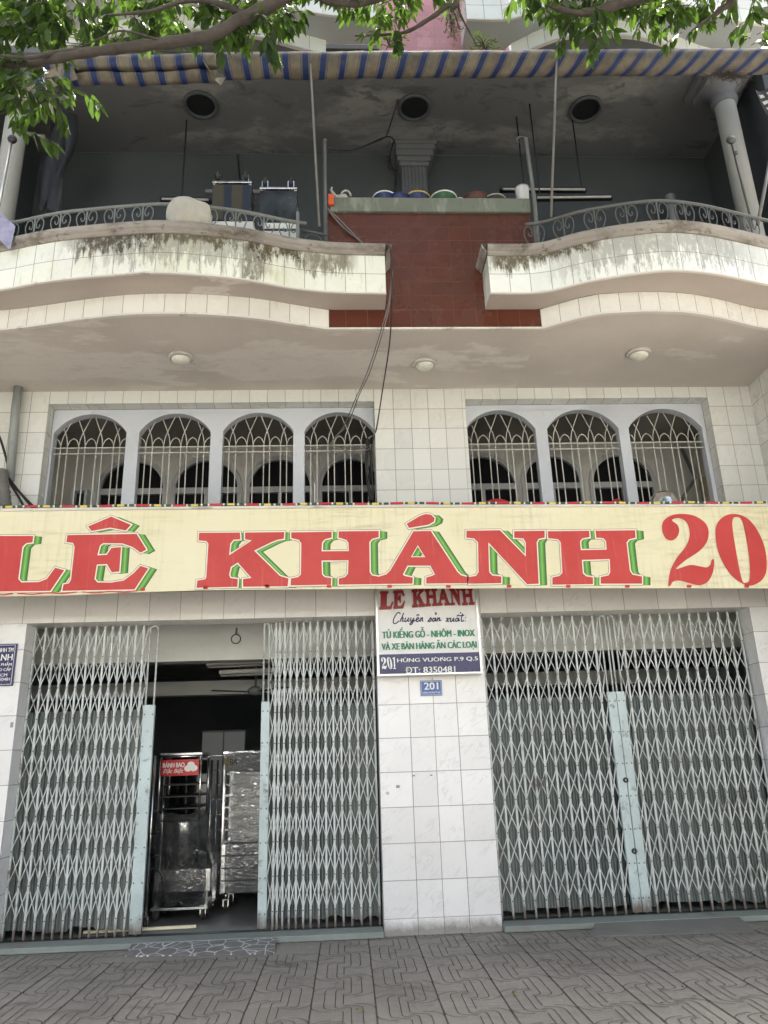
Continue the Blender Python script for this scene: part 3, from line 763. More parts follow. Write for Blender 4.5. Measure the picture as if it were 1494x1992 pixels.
def grille(a, c, zs_, za, parent):
    Y = 8.06; b = MB(); wd = c - a; r = .0075
    fr = (.085, .177, .334, .423, .577, .661, .815, .903)
    w2 = wd / 2; h = za - zs_; r = .0058; R = (w2 * w2 + h * h) / (2 * h); cx = (a + c) / 2; cz = za - R
    def top(x): return cz + math.sqrt(max(0, R * R - (x - cx) ** 2)) if a <= x <= c else zs_
    zh1, zh2 = zs_ - .165, zs_ - .235
    for f in fr:
        x = a + f * wd; b.box(x - .0052, x + .0052, Y - .005, Y + .005, 3.95, zh1 + .05)
    for z in (zh1, zh2): b.box(a, c, Y - .013, Y - .0065, z - .006, z + .006)
    def curve(pts):
        P = cat([(a + f * wd, Y - .002, z) for f, z in pts], 6); out = []
        for p in P:
            if p.x < a or p.x > c or p.z > top(p.x): break
            out.append(p)
        if len(out) > 1: b.tube(out, r, 6)
    zc = zh1 + .19                                    # where the pairs cross
    for i in range(0, 8, 2):
        f0, f1 = fr[i], fr[i + 1]; fm = (f0 + f1) / 2; d = fm - f0; z0 = zh1 + .03
        curve([(f0, z0), (f0 + d * .35, z0 + .085), (fm, zc), (fm + d * 2.1, zc + .19), (fm + d * 4.2, zc + .38)])
        curve([(f1, z0), (f1 - d * .35, z0 + .085), (fm, zc), (fm - d * 2.1, zc + .19), (fm - d * 4.2, zc + .38)])
    for f0, f1 in ((fr[0] - .155, fr[0]), (fr[1], fr[2]), (fr[3], fr[4]), (fr[5], fr[6]), (fr[7], fr[7] + .155)):
        fm = (f0 + f1) / 2; z0 = zh1 + .03; 
        curve([(f1, z0), (f1 - (f1 - f0) * .2, z0 + .06), (fm + .005, zh1 + .115), (fm, zh1 + .122)])
        curve([(f0, z0), (f0 + (f1 - f0) * .2, z0 + .06), (fm - .005, zh1 + .115), (fm, zh1 + .122)])
    b.build('window_grille', M['grille'], parent)
for a, c in W1: grille(a, c, 5.165, 5.395, wl_)
for a, c in W2: grille(a, c, 5.155, 5.40, wr_)
# loggia behind the windows
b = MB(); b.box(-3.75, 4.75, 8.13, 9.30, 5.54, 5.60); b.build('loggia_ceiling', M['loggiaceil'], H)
b = MB(); b.box(-3.75, 4.75, 8.13, 9.30, 3.86, 3.92); b.build('loggia_floor', M['concrete'], H)
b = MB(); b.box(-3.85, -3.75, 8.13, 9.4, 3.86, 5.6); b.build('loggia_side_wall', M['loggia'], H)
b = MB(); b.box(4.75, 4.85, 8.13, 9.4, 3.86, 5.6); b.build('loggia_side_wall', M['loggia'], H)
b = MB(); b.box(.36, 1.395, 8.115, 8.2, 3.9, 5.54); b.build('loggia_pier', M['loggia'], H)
V1 = [(-3.17, -2.285), (-2.225, -1.335), (-1.275, -.40), (-.34, .50)]
V2 = [(1.35, 2.29), (2.34, 3.16), (3.25, 4.14)]
b = MB(); loops = [[(-3.75, 3.92), (4.75, 3.92), (4.75, 5.54), (-3.75, 5.54)]]
for a, c in V1 + V2: loops.append([(a - .015, 3.99), (c + .015, 3.99)] + arch_pts(a - .015, c + .015, 4.965, 5.395)[::-1])
b.prism(loops, lambda x, z: (x, 9.30, z), lambda x, z: (x, 9.42, z)); b.build('loggia_back_wall', M['loggia'], H)
for a, c in V1 + V2:
    b = MB(); o = [(a - .012, 3.994), (c + .012, 3.994)] + arch_pts(a - .012, c + .012, 4.965, 5.392)[::-1]
    cx_ = (a + c) / 2; hole = [(a + .05, 4.05), (cx_ - .022, 4.05), (cx_ - .022, 4.88), (a + .05, 4.88)]; hole3 = [(cx_ + .022, 4.05), (c - .05, 4.05), (c - .05, 4.88), (cx_ + .022, 4.88)]
    hole2 = [(a + .05, 4.96), (c - .05, 4.96)] + arch_pts(a + .05, c - .05, 4.975, 5.335)[::-1]
    b.prism([o, hole, hole3, hole2], lambda x, z: (x, 9.285, z), lambda x, z: (x, 9.34, z))
    f = b.build('inner_window', M['frame2'], H)
    b = MB(); b.box(a - .01, c + .01, 9.345, 9.36, 4.0, 4.95); b.box(a + .0, c + .0, 9.345, 9.36, 4.952, 5.38); b.build('pane', M['glass'], f)

o = thing('wall_cabinet', 'small pale wall box with a dark opening seen through the leftmost arched window', 'box', (-3.0, 9.2, 4.5))
q0, q1 = pY(138, 985, 9.2), pY(172, 952, 9.2)
b = MB(); b.prism([[(q0.x, q0.z - .3), (q1.x, q0.z - .3), (q1.x, q1.z), (q0.x, q1.z)], [(q0.x + .03, q0.z - .27), (q1.x - .03, q0.z - .27), (q1.x - .03, q1.z - .03), (q0.x + .03, q1.z - .03)]], lambda x, z: (x, 9.16, z), lambda x, z: (x, 9.295, z)); b.build('carcass', M['frame'], o)
b = MB(); b.box(q0.x + .032, q1.x - .032, 9.27, 9.29, q0.z - .268, q1.z - .032); b.build('opening', M['black'], o)  # black panel stands in for the shade inside the opening
b = MB(); q = pY(1372, 930, 8.75); b.tube([(q.x, 8.75, 3.925), (q.x + .01, 8.76, q.z)], .085, 14); tag(b.build('rolled_mat', M['matroll'], None, (q.x, 8.75, 3.925)), 'rolled tan mat standing at the right end behind the last arched window', 'mat')
b = MB(); b.tube([pY(1325, 870, 8.95), pY(1352, 930, 8.9), pY(1318, 985, 8.9)], .022, 8); tag(b.build('bent_pipe', M['iron'], None, pY(1318, 985, 8.9)), 'dark bent pipe behind the grille of the rightmost arched window', 'pipe')
# ------------------------------------------------------------------ shop interior
b = MB(); b.box(-4.3, 5.3, 8.31, 17, -.1, .05); b.build('shop_floor', M['shopfloor'], H)
b = MB(); b.box(-4.4, 5.4, 8.163, 17, 3.30, 3.42); b.build('shop_ceiling', M['room'], H)
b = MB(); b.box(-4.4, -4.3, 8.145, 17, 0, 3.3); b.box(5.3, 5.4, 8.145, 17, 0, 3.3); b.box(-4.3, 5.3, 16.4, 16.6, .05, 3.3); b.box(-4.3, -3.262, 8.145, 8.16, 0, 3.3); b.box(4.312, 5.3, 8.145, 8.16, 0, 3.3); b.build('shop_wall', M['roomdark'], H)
zb1 = pY(400, 1285, 8.75).z
b = MB(); b.box(-4.298, 5.298, 8.75, 9.0, zb1, 3.298); b.build('shop_beam', M['room'], H)
za2, zb2 = pY(380, 1325, 10.6).z, pY(380, 1352, 10.6).z
b = MB(); b.box(-4.298, 5.298, 10.6, 10.85, zb2, za2); b.build('shop_beam', M['room'], H)
b = MB(); b.box(.5, 1.2, 8.17, 8.5, .05, 3.3); b.build('inner_post', M['room'], H)
# threshold strip under the gates
b = MB(); b.box(LX0 + .0, LX1 - .013, 7.77, 8.305, .004, .055); b.box(RX0 + .008, RX1, 7.77, 8.305, .004, .055); b.build('door_sill', M['threshold'], H, bevel=.006)
b = MB(); b.box(LX0, LX1 - .015, 8.02, 8.10, .056, .062); b.box(RX0 + .01, RX1, 8.02, 8.10, .056, .062); b.build('gate_track', M['dark'], H)

# ramps on the pavement
def ramp(name, pts, z0, z1, mat, label):
    """four plan corners: far-left, far-right, near-right, near-left"""
    b = MB(); fl, fr, nr, nl = [Vector((*p, 0)) for p in pts]
    T = [fl + Vector((0, 0, z1)), fr + Vector((0, 0, z1)), nr + Vector((0, 0, z0)), nl + Vector((0, 0, z0))]
    B = [p + Vector((0, 0, .002)) for p in (fl, fr, nr, nl)]
    b.mesh(T + B, [(0, 1, 2, 3), (0, 4, 5, 1), (1, 5, 6, 2), (2, 6, 7, 3), (3, 7, 4, 0)], 0)
    c = sum(pts[i][0] for i in range(4)) / 4
    o = b.build(name, mat, None, (c, pts[2][1], 0)); return tag(o, label, 'ramp')
ramp('door_ramp', [(-1.97, 7.765), (-.68, 7.765), (-.665, 7.36), (-1.95, 7.50)], .012, .05, M['mosaic'], 'small ramp of white veined crazy paving in front of the open shop gate')
ramp('door_ramp', [(2.26, 7.765), (3.62, 7.765), (3.56, 7.36), (2.10, 7.46)], .012, .052, M['concrete'], 'smooth grey concrete ramp in front of the closed right gates')

# ================================================================== FOLDING GATES
def gate(label, bars, x_plate0, x_plate1, stile_side, lock=False):
    """bars: x of pickets; plate on the free edge; stile_side -1/1 = plate left/right of the bars"""
    Y = 8.06
    t = thing('folding_gate', label, 'gate', ((bars[0] + bars[-1]) / 2, Y, .06), 'folding lattice gates')
    for x in bars:
        b = MB(); dz = random.uniform(-.004, .004)
        jx = random.uniform(-.0025, .0025); b.box(x - .0095 + jx, x + .0095 + jx, Y - .012, Y + .004, .063, LINT - .008); b.build('picket', M['gate'], t)
    allx = sorted(bars + [x_plate1 if stile_side < 0 else x_plate0])
    b = MB(); z = .215
    for k in range(9):
        for i, (xa, xb) in enumerate(zip(allx, allx[1:])):
            if xb - xa < .03: continue
            za, zb = z + .014, z + .284
            b.obox((xa, Y - .0155, za), (xb, Y - .0155, zb), .0095, .005); b.obox((xa, Y + .010, zb), (xb, Y + .010, za), .0088, .004)
        z += .305
    b.build('lattice', M['gate'], t)
    b = MB()
    for x in bars:
        z = .215
        while z < LINT - .02:
            b.lathe([(.0, -.0195), (.006, -.0185), (.007, -.012)], (x, Y, z), 'y', 6); z += .305
    b.build('rivet', M['iron'], t)
    # free edge: plate below, hairpin of two bars above
    b = MB(); b.box(x_plate0, x_plate1, Y - .032, Y + .012, .075, 2.155); p = b.build('edge_plate', M['plate'], t, bevel=.004)
    xa, xb = x_plate0 + .016, x_plate1 - .016
    b = MB(); r = (xb - xa) / 2; cx_ = (xa + xb) / 2
    pts = [(xa, Y - .01, 2.15), (xa, Y - .01, LINT - .02 - r)] + [(cx_ - r * math.cos(math.pi * i / 8), Y - .01, LINT - .02 - r + r * math.sin(math.pi * i / 8)) for i in range(1, 8)] + [(xb, Y - .01, LINT - .02 - r), (xb, Y - .01, 2.15)]
    b.tube(pts, .0095, 8); b.build('hairpin_bar', M['gate'], t)
    b = MB()
    for i in range(7):
        for xx in (x_plate0 + .018, x_plate1 - .018):
            b.lathe([(0, -.037), (.006, -.036), (.0075, -.032)], (xx, Y, .2 + i * .31), 'y', 8)
    b.build('bolt', M['iron'], p)
    b = MB(); b.box((xa + xb) / 2 - .012, (xa + xb) / 2 + .012, Y - .012, Y + .004, .063, .0748); b.build('foot', M['iron'], t)
    if lock:
        b = MB()
        for z in (1.28, .62):
            b.lathe([(.012, -.05), (.026, -.05), (.026, -.033), (.012, -.033), (.012, -.05)], (x_plate1 - .01, Y, z), 'y', 12)
        b.build('lock_ring', M['dark'], p)
    # sheet slats on the back of the lattice
    b = MB(); s0, s1 = (allx[0], allx[-1]); n = max(3, int((s1 - s0) / .029)); V = []; U = []
    rr = random.Random(int(bars[0] * 100)); zb = .12
    for i in range(n + 1):
        x = s0 + (s1 - s0) * i / n
        if i % 4 == 0: zb = .10 + rr.uniform(0, .05)
        yy = Y + .05 + (.012 if i % 2 else 0)
        V += [(x, yy, zb), (x, yy, 2.12 + rr.uniform(-.004, .004))]; U += [(x, 0), (x, 2)]
    b.mesh(V, [(2 * i, 2 * i + 2, 2 * i + 3, 2 * i + 1) for i in range(n)], 0, False, U)
    b.build('sheet_slats', M['sheet'], t, fix=False)
    return t
def spread(a, c, n, e=1.0):
    return [a + (c - a) * (i / (n - 1)) ** e for i in range(n)]
gate('grey lattice gate leaf left of the open doorway, nearest the small blue sign', spread(-3.235, -2.125, 14, .93), -2.075, -1.96, 1)
gate('tightly folded grey lattice gate leaf between the open doorway and the white tiled pillar', spread(-.745, .27, 15, 1.22), -.885, -.80, -1)
gate('closed grey lattice gate leaf directly right of the white tiled pillar', spread(1.445, 2.655, 12), 2.715, 2.806, 1, True)
gate('closed grey lattice gate leaf at the right end of the shopfront', spread(2.965, 4.27, 13), 2.812, 2.90, -1)

# ================================================================== BANNER
BY = 7.22
def z7(x, y): return (x * .50201, 960 + y * .50201)
def z9(x, y): return (560 + x * .26774, 985 + y * .26774)
def z8(x, y): return (744 + x * .50201, 960 + y * .50201)
bt = thing('shop_banner', 'long cream banner with big red green-shaded lettering across the facade', 'banner', (.5, BY, 3.1))
def bz(px_, py_, d=0.0):
    p = pY(px_, py_, BY); return Vector((p.x, BY - d, p.z))
topl = [(-170, 991), (0, 990), (400, 986), (747, 983), (1100, 982), (1494, 981), (1700, 980)]
botl = [(-170, 1166), (0, 1160), (130, 1158), (270, 1152), (400, 1148), (747, 1145), (1100, 1144), (1494, 1144.5), (1700, 1144)]
T = resample([bz(*p) for p in topl], .1); Bm = resample([bz(*p) for p in botl], .1)
n = min(len(T), len(Bm)); T = resample(T, (T[-1] - T[0]).length / (n - 1)); Bm = resample(Bm, (Bm[-1] - Bm[0]).length / (n - 1)); n = min(len(T), len(Bm))
b = MB(); NZ = 6; V = []
for i in range(n):
    for j in range(NZ + 1): V.append(T[i].lerp(Bm[i], j / NZ))
F = [(i * (NZ + 1) + j, (i + 1) * (NZ + 1) + j, (i + 1) * (NZ + 1) + j + 1, i * (NZ + 1) + j + 1) for i in range(n - 1) for j in range(NZ)]
b.mesh(V, F, 0, True); V2 = [v + Vector((0, .006, 0)) for v in V]; b.mesh(V2, F, 0, True)
b.face([V[0], V2[0], V2[NZ], V[NZ]])
for i in range(n - 1):
    for j in (0, NZ): b.face([V[i * (NZ + 1) + j], V[(i + 1) * (NZ + 1) + j], V2[(i + 1) * (NZ + 1) + j], V2[i * (NZ + 1) + j]])
b.build('canvas', M['banner'], bt, fix=False)
b = MB()
b.tube([p + Vector((0, -.004, -.012)) for p in T], .016, 8); b.build('top_batten', M['trim'], bt)
b = MB()
for X in (-3.6, -2.2, -.8, .6, 2.0, 3.4, 4.6):
    b.obox((X, BY + .03, 3.72), (X, BY + .03, 3.18), .025, .025); b.obox((X, BY + .04, 3.66), (X, 7.31, 3.72), .02, .02)
b.obox((-4.4, BY + .03, 3.22), (4.7, BY + .03, 3.20), .024, .022); b.build('support_frame', M['iron'], bt)
def offset_poly(p, d):
    n = len(p); A = sum(p[i][0] * p[(i + 1) % n][1] - p[(i + 1) % n][0] * p[i][1] for i in range(n)); s = 1 if A > 0 else -1; out = []
    for i in range(n):
        a, b_, c = Vector(p[i - 1]), Vector(p[i]), Vector(p[(i + 1) % n])
        e1, e2 = (b_ - a).normalized(), (c - b_).normalized()
        n1, n2 = Vector((e1.y, -e1.x)) * s, Vector((e2.y, -e2.x)) * s
        mtr = (n1 + n2); L = mtr.length
        if L < .3: out.append(tuple(b_ + n1 * d)); continue
        mtr /= L; k = d / max(.45, mtr.dot(n1)); out.append(tuple(b_ + mtr * k))
    return out
LET = [
 (z7, [[(-100, 165), (130, 165), (127, 190), (103, 193), (88, 208), (72, 332), (84, 345), (150, 344), (182, 332), (215, 288), (250, 298), (196, 378), (-142, 382), (-137, 356), (-102, 350), (-80, 200), (-90, 192), (-105, 190)]]),
 (z7, [[(262, 162), (530, 157), (568, 218), (545, 230), (515, 208), (475, 194), (400, 193), (388, 202), (378, 240), (415, 238), (432, 212), (470, 208), (463, 303), (434, 306), (415, 274), (376, 276), (367, 332), (378, 345), (430, 346), (480, 338), (520, 308), (545, 281), (575, 291), (522, 372), (242, 378), (247, 353), (268, 348), (276, 335), (290, 208), (284, 192), (258, 189)]]),
 (z7, [[(342, 128), (432, 90), (508, 122), (488, 144), (428, 133), (355, 146)]]),
 (z7, [[(772, 153), (930, 152), (932, 178), (905, 180), (893, 195), (888, 240), (975, 183), (950, 178), (950, 152), (1102, 150), (1100, 176), (1075, 180), (1050, 190), (985, 222), (1085, 320), (1118, 330), (1115, 360), (942, 362), (942, 332), (975, 328), (922, 268), (895, 285), (888, 315), (893, 328), (922, 332), (920, 362), (762, 366), (765, 338), (795, 333), (800, 325), (808, 195), (800, 185), (770, 183)]]),
 (z9, [[(25, 190), (318, 186), (318, 228), (270, 240), (248, 265), (245, 328), (443, 326), (440, 265), (425, 245), (368, 228), (370, 183), (660, 180), (660, 225), (610, 238), (592, 262), (595, 480), (612, 503), (660, 512), (715, 495), (745, 465), (912, 182), (1038, 180), (1230, 475), (1255, 500), (1303, 515), (1300, 560), (1005, 562), (1005, 518), (1050, 505), (1068, 495), (1035, 432), (868, 432), (835, 498), (855, 508), (908, 518), (905, 562), (370, 570), (370, 525), (415, 515), (437, 490), (440, 393), (245, 395), (248, 495), (268, 515), (315, 522), (313, 570), (20, 576), (22, 525), (75, 515), (95, 495), (98, 270), (80, 245), (25, 232)], [(944, 284), (997, 370), (894, 370)]]),
 (z9, [[(862, 128), (960, 70), (1000, 57), (1040, 62), (1066, 87), (1060, 113), (1020, 135), (880, 158)]]),
 (z8, [[(325, 145), (455, 143), (555, 245), (555, 190), (545, 175), (510, 172), (510, 147), (628, 145), (628, 172), (605, 176), (597, 190), (605, 350), (560, 352), (410, 190), (413, 305), (425, 318), (460, 322), (460, 348), (333, 350), (333, 324), (362, 320), (372, 305), (370, 190), (355, 175), (325, 172)]]),
 (z8, [[(640, 147), (800, 145), (802, 170), (775, 174), (765, 185), (768, 220), (868, 218), (866, 185), (855, 174), (828, 172), (825, 145), (978, 143), (980, 172), (955, 178), (945, 190), (958, 300), (968, 315), (1005, 322), (1005, 350), (845, 350), (845, 324), (875, 318), (882, 305), (880, 255), (772, 258), (776, 310), (790, 322), (815, 325), (815, 352), (658, 354), (658, 326), (685, 320), (697, 308), (690, 190), (680, 178), (642, 174)]]),
]
def smooth_loop(l, per=5):
    P = [Vector((*p, 0)) for p in l]; n = len(P); out = []
    for i in range(n):
        p0, p1, p2, p3 = P[i - 1], P[i], P[(i + 1) % n], P[(i + 2) % n]
        for k in range(per):
            t = k / per; q = .5 * ((2 * p1) + (p2 - p0) * t + (2 * p0 - 5 * p1 + 4 * p2 - p3) * t * t + (3 * p1 - p0 - 3 * p2 + p3) * t ** 3); out.append((q.x, q.y))
    return out
DIG = [
 (z8, [[(1083, 140), (1088, 108), (1120, 85), (1165, 80), (1210, 88), (1250, 115), (1263, 150), (1255, 190), (1225, 225), (1175, 258), (1137, 293), (1190, 278), (1225, 282), (1255, 287), (1270, 275), (1275, 258), (1284, 258), (1281, 300), (1262, 340), (1230, 356), (1195, 350), (1150, 338), (1125, 342), (1116, 356), (1107, 356), (1115, 300), (1140, 250), (1175, 205), (1190, 160), (1180, 115), (1155, 97), (1130, 98), (1122, 106), (1142, 122), (1149, 145), (1140, 170), (1118, 183), (1095, 172)]]),
 (z8, [[(1365, 80), (1410, 95), (1450, 140), (1480, 210), (1488, 290), (1470, 335), (1430, 357), (1395, 350), (1345, 310), (1305, 240), (1290, 170), (1295, 120), (1325, 88)], [(1368, 92), (1386, 97), (1400, 130), (1420, 250), (1422, 330), (1408, 346), (1392, 335), (1372, 240), (1355, 130), (1358, 98)]]),
]
NG = len(GREENS)
bred, bout, bcr = MB(), MB(), MB(); bg = [MB() for _ in GREENS]
for mp, loops in LET:
    q = 1.875 if mp is z9 else 1.0
    for k in range(NG):
        t = (k + 1) / NG
        lp = [[(x + 32 * q * t, y + 4 * q * t) for x, y in offset_poly(l, (-1.5 if i else 1.5) * q)] for i, l in enumerate(loops)]
        bg[k].poly(lp, lambda x, y: bz(*mp(x, y), .0030 - .0003 * k))
    bout.poly([offset_poly(loops[0], 6.5 * q)] + [offset_poly(l, -4 * q) for l in loops[1:]], lambda x, y: bz(*mp(x, y), .0042))
    bcr.poly([offset_poly(loops[0], 5.0 * q)] + [offset_poly(l, -3 * q) for l in loops[1:]], lambda x, y: bz(*mp(x, y), .0052))
    bred.poly(loops, lambda x, y: bz(*mp(x, y), .0064))
for mp, loops in DIG:
    bred.poly([smooth_loop(l) for l in loops], lambda x, y: bz(*mp(x, y), .0064))
# remains of a red scroll border along the lower hem
for x in (400, 520, 640, 758, 872, 990, 1105, 1220, 1340, 1452, 278):
    y = 1144 if x > 500 else (1147 if x > 300 else 1150)
    bred.poly([[(x - 5, y), (x - 4, y - 3.5), (x + 4, y - 3.5), (x + 5, y), (x + 3, y + 2.2), (x - 3, y + 2.2)]], lambda a, c: bz(a, c - 2.6, .0064))
for x0, x1 in ((-60, 26), (34, 150), (160, 268)):
    ys = lambda x: 1154.5 - 6.0 * max(0, x) / 270
    up = [(x0 + (x1 - x0) * i / 12, ys(x0 + (x1 - x0) * i / 12) + 2.2 * math.sin(math.pi * i / 6) ** 2 - .3) for i in range(13)]
    bred.poly([up + [(x, y + 2.4) for x, y in up[::-1]]], lambda a, c: bz(a, c, .0064))
for k in range(NG): bg[k].build('letter_shading', GREENS[k], bt, fix=False)
bout.build('letter_outline', M['bline'], bt, fix=False); bcr.build('letter_border', M['bcream'], bt, fix=False); bred.build('lettering', M['bred'], bt, fix=False)
b = MB(); b.tube([p + Vector((0, -.006, .018 + .004 * math.sin(i * .7))) for i, p in enumerate(T)], .0125, 8)
tag(b.build('striped_rope', M['rope'], None, (T[0].x, BY, T[0].z)), 'thin red, yellow and dark green rope running along the top of the banner', 'rope')

# ================================================================== SIGNS
S = thing('sign_box', 'white shop sign box with red, green and navy lettering on the tiled pillar', 'sign', (.84, 7.78, 2.33))
SX0, SX1, SZ0, SZ1, SY = .298, 1.362, 2.345, 3.36, 7.71
b = MB(); b.box(SX0 + .02, SX1 - .02, SY, WY - .006, SZ0 + .02, SZ1 - .02); b.build('face_panel', M['signwhite'], S)
b = MB()
b.box(SX0, SX0 + .02, SY - .012, WY - .006, SZ0, SZ1); b.box(SX1 - .02, SX1, SY - .012, WY - .006, SZ0, SZ1); b.box(SX0 + .02, SX1 - .02, SY - .012, WY - .006, SZ0, SZ0 + .02); b.box(SX0 + .02, SX1 - .02, SY - .012, WY - .006, SZ1 - .02, SZ1)
b.build('frame', M['alu'], S, bevel=.003)
zt_ = pY(836, 1271, SY).z; sl_ = (pY(930, 1266, SY).z - pY(742, 1272, SY).z) / (pY(930, 1266, SY).x - pY(742, 1272, SY).x)
b = MB(); b.box(SX0 + .022, SX1 - .022, SY - .004, SY - .0005, SZ0 + .022, zt_); b.build('navy_band', M['signblue'], S)
def st(body, xa, ya, xb, yb, mat, **k):
    p, q = pY(xa, yb, SY - .006), pY(xb, ya, SY - .006); text(body, p.x, q.x, p.z, q.z, SY - .0065, mat, S, **k)
STK = [[(330, 372), (318, 352), (298, 352), (265, 392), (240, 450), (244, 490), (275, 493), (312, 458)], [(375, 355), (348, 425), (325, 472)], [(333, 445), (362, 415), (366, 435), (357, 466), (380, 462)],
 [(402, 418), (390, 458), (402, 470), (425, 450), (442, 418)], [(442, 418), (430, 462), (450, 466)], [(472, 418), (462, 455), (480, 462), (512, 422)], [(512, 422), (492, 488), (470, 512), (456, 500), (480, 480), (528, 452)],
 [(542, 452), (572, 430), (566, 414), (545, 432), (540, 462), (563, 468), (592, 448)], [(545, 396), (565, 376), (580, 393)], [(604, 418), (592, 470)], [(596, 445), (624, 418), (620, 462), (634, 458)],
 [(690, 466), (712, 448), (735, 416), (737, 450), (718, 471), (697, 464)], [(792, 424), (768, 428), (755, 458), (774, 467), (800, 424), (796, 462), (812, 456)], [(785, 360), (800, 352), (806, 366), (795, 382)],
 [(828, 418), (816, 468)], [(820, 446), (850, 418), (848, 460), (872, 448)], [(935, 428), (952, 426), (954, 466), (974, 464)], [(988, 420), (960, 442), (930, 470)],
 [(1002, 418), (991, 458), (1005, 469), (1036, 428)], [(1041, 418), (1030, 463), (1050, 462)], [(1096, 424), (1072, 428), (1060, 458), (1079, 467), (1106, 424), (1101, 462), (1117, 456)], [(1078, 402), (1099, 382), (1111, 401)], [(1120, 362), (1131, 346)],
 [(1152, 368), (1136, 448), (1150, 467), (1172, 452)], [(1118, 396), (1174, 386)], [(1196, 412), (1197, 420)], [(1190, 458), (1191, 466)]]
b = MB()
for k_ in STK: b.tube(cat([pY(730 + x * .14726, 1140 + y * .14726, SY - .003) for x, y in k_], 4), .0058, 6)
b.build('script_lettering', M['txt_navy'], S)
st('TỦ KIẾNG GỖ - NHÔM - INOX', 744, 1217, 922, 1242, M['txt_green'], bold=.035)
st('VÀ XE BÁN HÀNG ĂN CÁC LOẠI', 743, 1243, 926, 1268, M['txt_green'], bold=.035)
ONE = [[(0, 25), (40, 0), (62, 0), (62, 240), (90, 250), (90, 262), (0, 262), (0, 250), (28, 240), (28, 45), (0, 48)]]
b = MB(); pa, pb = pY(742, 1302, SY - .006), pY(770, 1278, SY - .006)
for (loops, xo, xw, f0, f1) in ((DIG[0][1], 1083, 201, 0, .36), (DIG[1][1], 1288, 200, .38, .74), (ONE, 0, 90, .78, 1.0)):
    ls = [smooth_loop(l) if xo else l for l in loops]; y0_, yh = (80, 277) if xo else (0, 262)
    b.poly(ls, lambda x, y: Vector((pa.x + (f0 + (f1 - f0) * (x - xo) / xw) * (pb.x - pa.x), SY - .0065, pb.z + (pa.z - pb.z) * (y - y0_) / yh)))
b.build('lettering', M['txt_white'], S, fix=False)
st('HÙNG VUONG P.9 Q.5', 773, 1275, 929, 1290, M['txt_white'], bold=.02)
b = MB()
for hx, hy in ((792, 948), (893, 948)): b.tube([pY(730 + x * .14726, 1140 + y * .14726, SY - .006) for x, y in ((hx - 14, hy + 6), (hx, hy - 2), (hx + 2, hy - 14))], .0032, 5)
b.build('lettering', M['txt_white'], S)
st('ĐT: 8350481', 789, 1295, 885, 1310, M['txt_white'], bold=.02)
# raised red name at the top of the box: slab letters reused
bb = MB()
def sgn(x, y, d=.03):
    # banner letter space -> sign box
    fx = (x - 0) ; return Vector((fx, SY - d, y))
ux0, ux1 = 242, 2 * 741 + 1008
zc0, zc1 = pY(830, 1183, SY - .02).z, pY(830, 1183, SY - .02).z + .205
for mp, loops in LET[1:]:
    pass
def put(mp, loops, dx=0):
    def to(x, y, d):
        X, Y = mp(x, y); X = X / .50201; Y = (Y - 960) / .50201
        return Vector((SX0 + .035 + (X + 145) / (2490 + 145) * (SX1 - SX0 - .07), SY - d, zc0 + (378 - Y) / (378 - 145) * .205))
    bb.prism(loops, lambda x, y: to(x, y, .022), lambda x, y: to(x, y, .0015))
for mp, loops in LET: put(mp, loops)
bb.build('lettering', M['txt_red_shaded'], S)

S2 = thing('house_number_plate', 'small blue enamel house number plate on the pillar under the sign box', 'number plate', (.85, WY, 2.15))
p, q = pY(818.5, 1354, 7.84), pY(859, 1323, 7.84)
b = MB(); b.box(p.x, q.x, 7.838, 7.846, p.z, q.z); b.build('plate', M['plateblue'], S2, bevel=.002)
b = MB(); e = .008
for X0, X1, Z0, Z1 in ((p.x + e, q.x - e, p.z + e, p.z + e + .003), (p.x + e, q.x - e, q.z - e - .003, q.z - e), (p.x + e, p.x + e + .003, p.z + e + .003, q.z - e - .003), (q.x - e - .003, q.x - e, p.z + e + .003, q.z - e - .003)):
    b.box(X0, X1, 7.8362, 7.8375, Z0, Z1)
b.build('border_line', M['txt_white'], S2)
wd = q.x - p.x; hh = q.z - p.z
text('201', p.x + wd * .18, q.x - wd * .18, p.z + hh * .40, p.z + hh * .86, 7.836, M['txt_white'], S2, bold=.03)
text('HÙNG VUONG P9 Q5', p.x + wd * .10, q.x - wd * .10, p.z + hh * .13, p.z + hh * .29, 7.836, M['txt_white'], S2, bold=.01)

for px_, py_, w_, h_, mt, lab in ((774, 1530, .036, .026, 'flesh_cloth', 'small lilac-grey advert sticker on the white pillar, upper of two at its left edge'), (754, 1543, .03, .026, 'lamprim', 'small faded beige sticker low at the left edge of the white pillar'), (805, 1509, .026, .012, 'pipe', 'tiny grey sticker near the joint in the second pillar column, left one'), (839, 1508, .022, .012, 'pipe', 'tiny grey sticker near the joint in the second pillar column, right one'), (23, 1410, .028, .05, 'flesh_cloth', 'small grey advert sticker on the edge of the left tiled pier')):
    q = pY(px_, py_, WY); b = MB(); b.box(q.x - w_ / 2, q.x + w_ / 2, WY - .0022, WY - .0004, q.z - h_ / 2, q.z + h_ / 2); tag(b.build('advert_sticker', M[mt], None, q), lab, 'sticker')
S3 = thing('wall_sign', 'small navy sign with white lettering on the left tiled pier', 'sign', (-3.6, WY, 2.36))
x1_, z0_, z1_ = -3.318, 2.362, 2.778
b = MB(); b.box(-3.95, x1_, 7.825, 7.846, z0_, z1_); b.build('face_panel', M['signblue'], S3, bevel=.003)
b = MB(); b.box(-3.94, x1_ - .012, 7.8225, 7.8245, z1_ - .016, z1_ - .012); b.box(x1_ - .016, x1_ - .012, 7.8225, 7.8245, z0_ + .012, z1_ - .017); b.box(-3.94, x1_ - .012, 7.8225, 7.8245, z0_ + .012, z0_ + .016); b.build('border_line', M['txt_white'], S3)
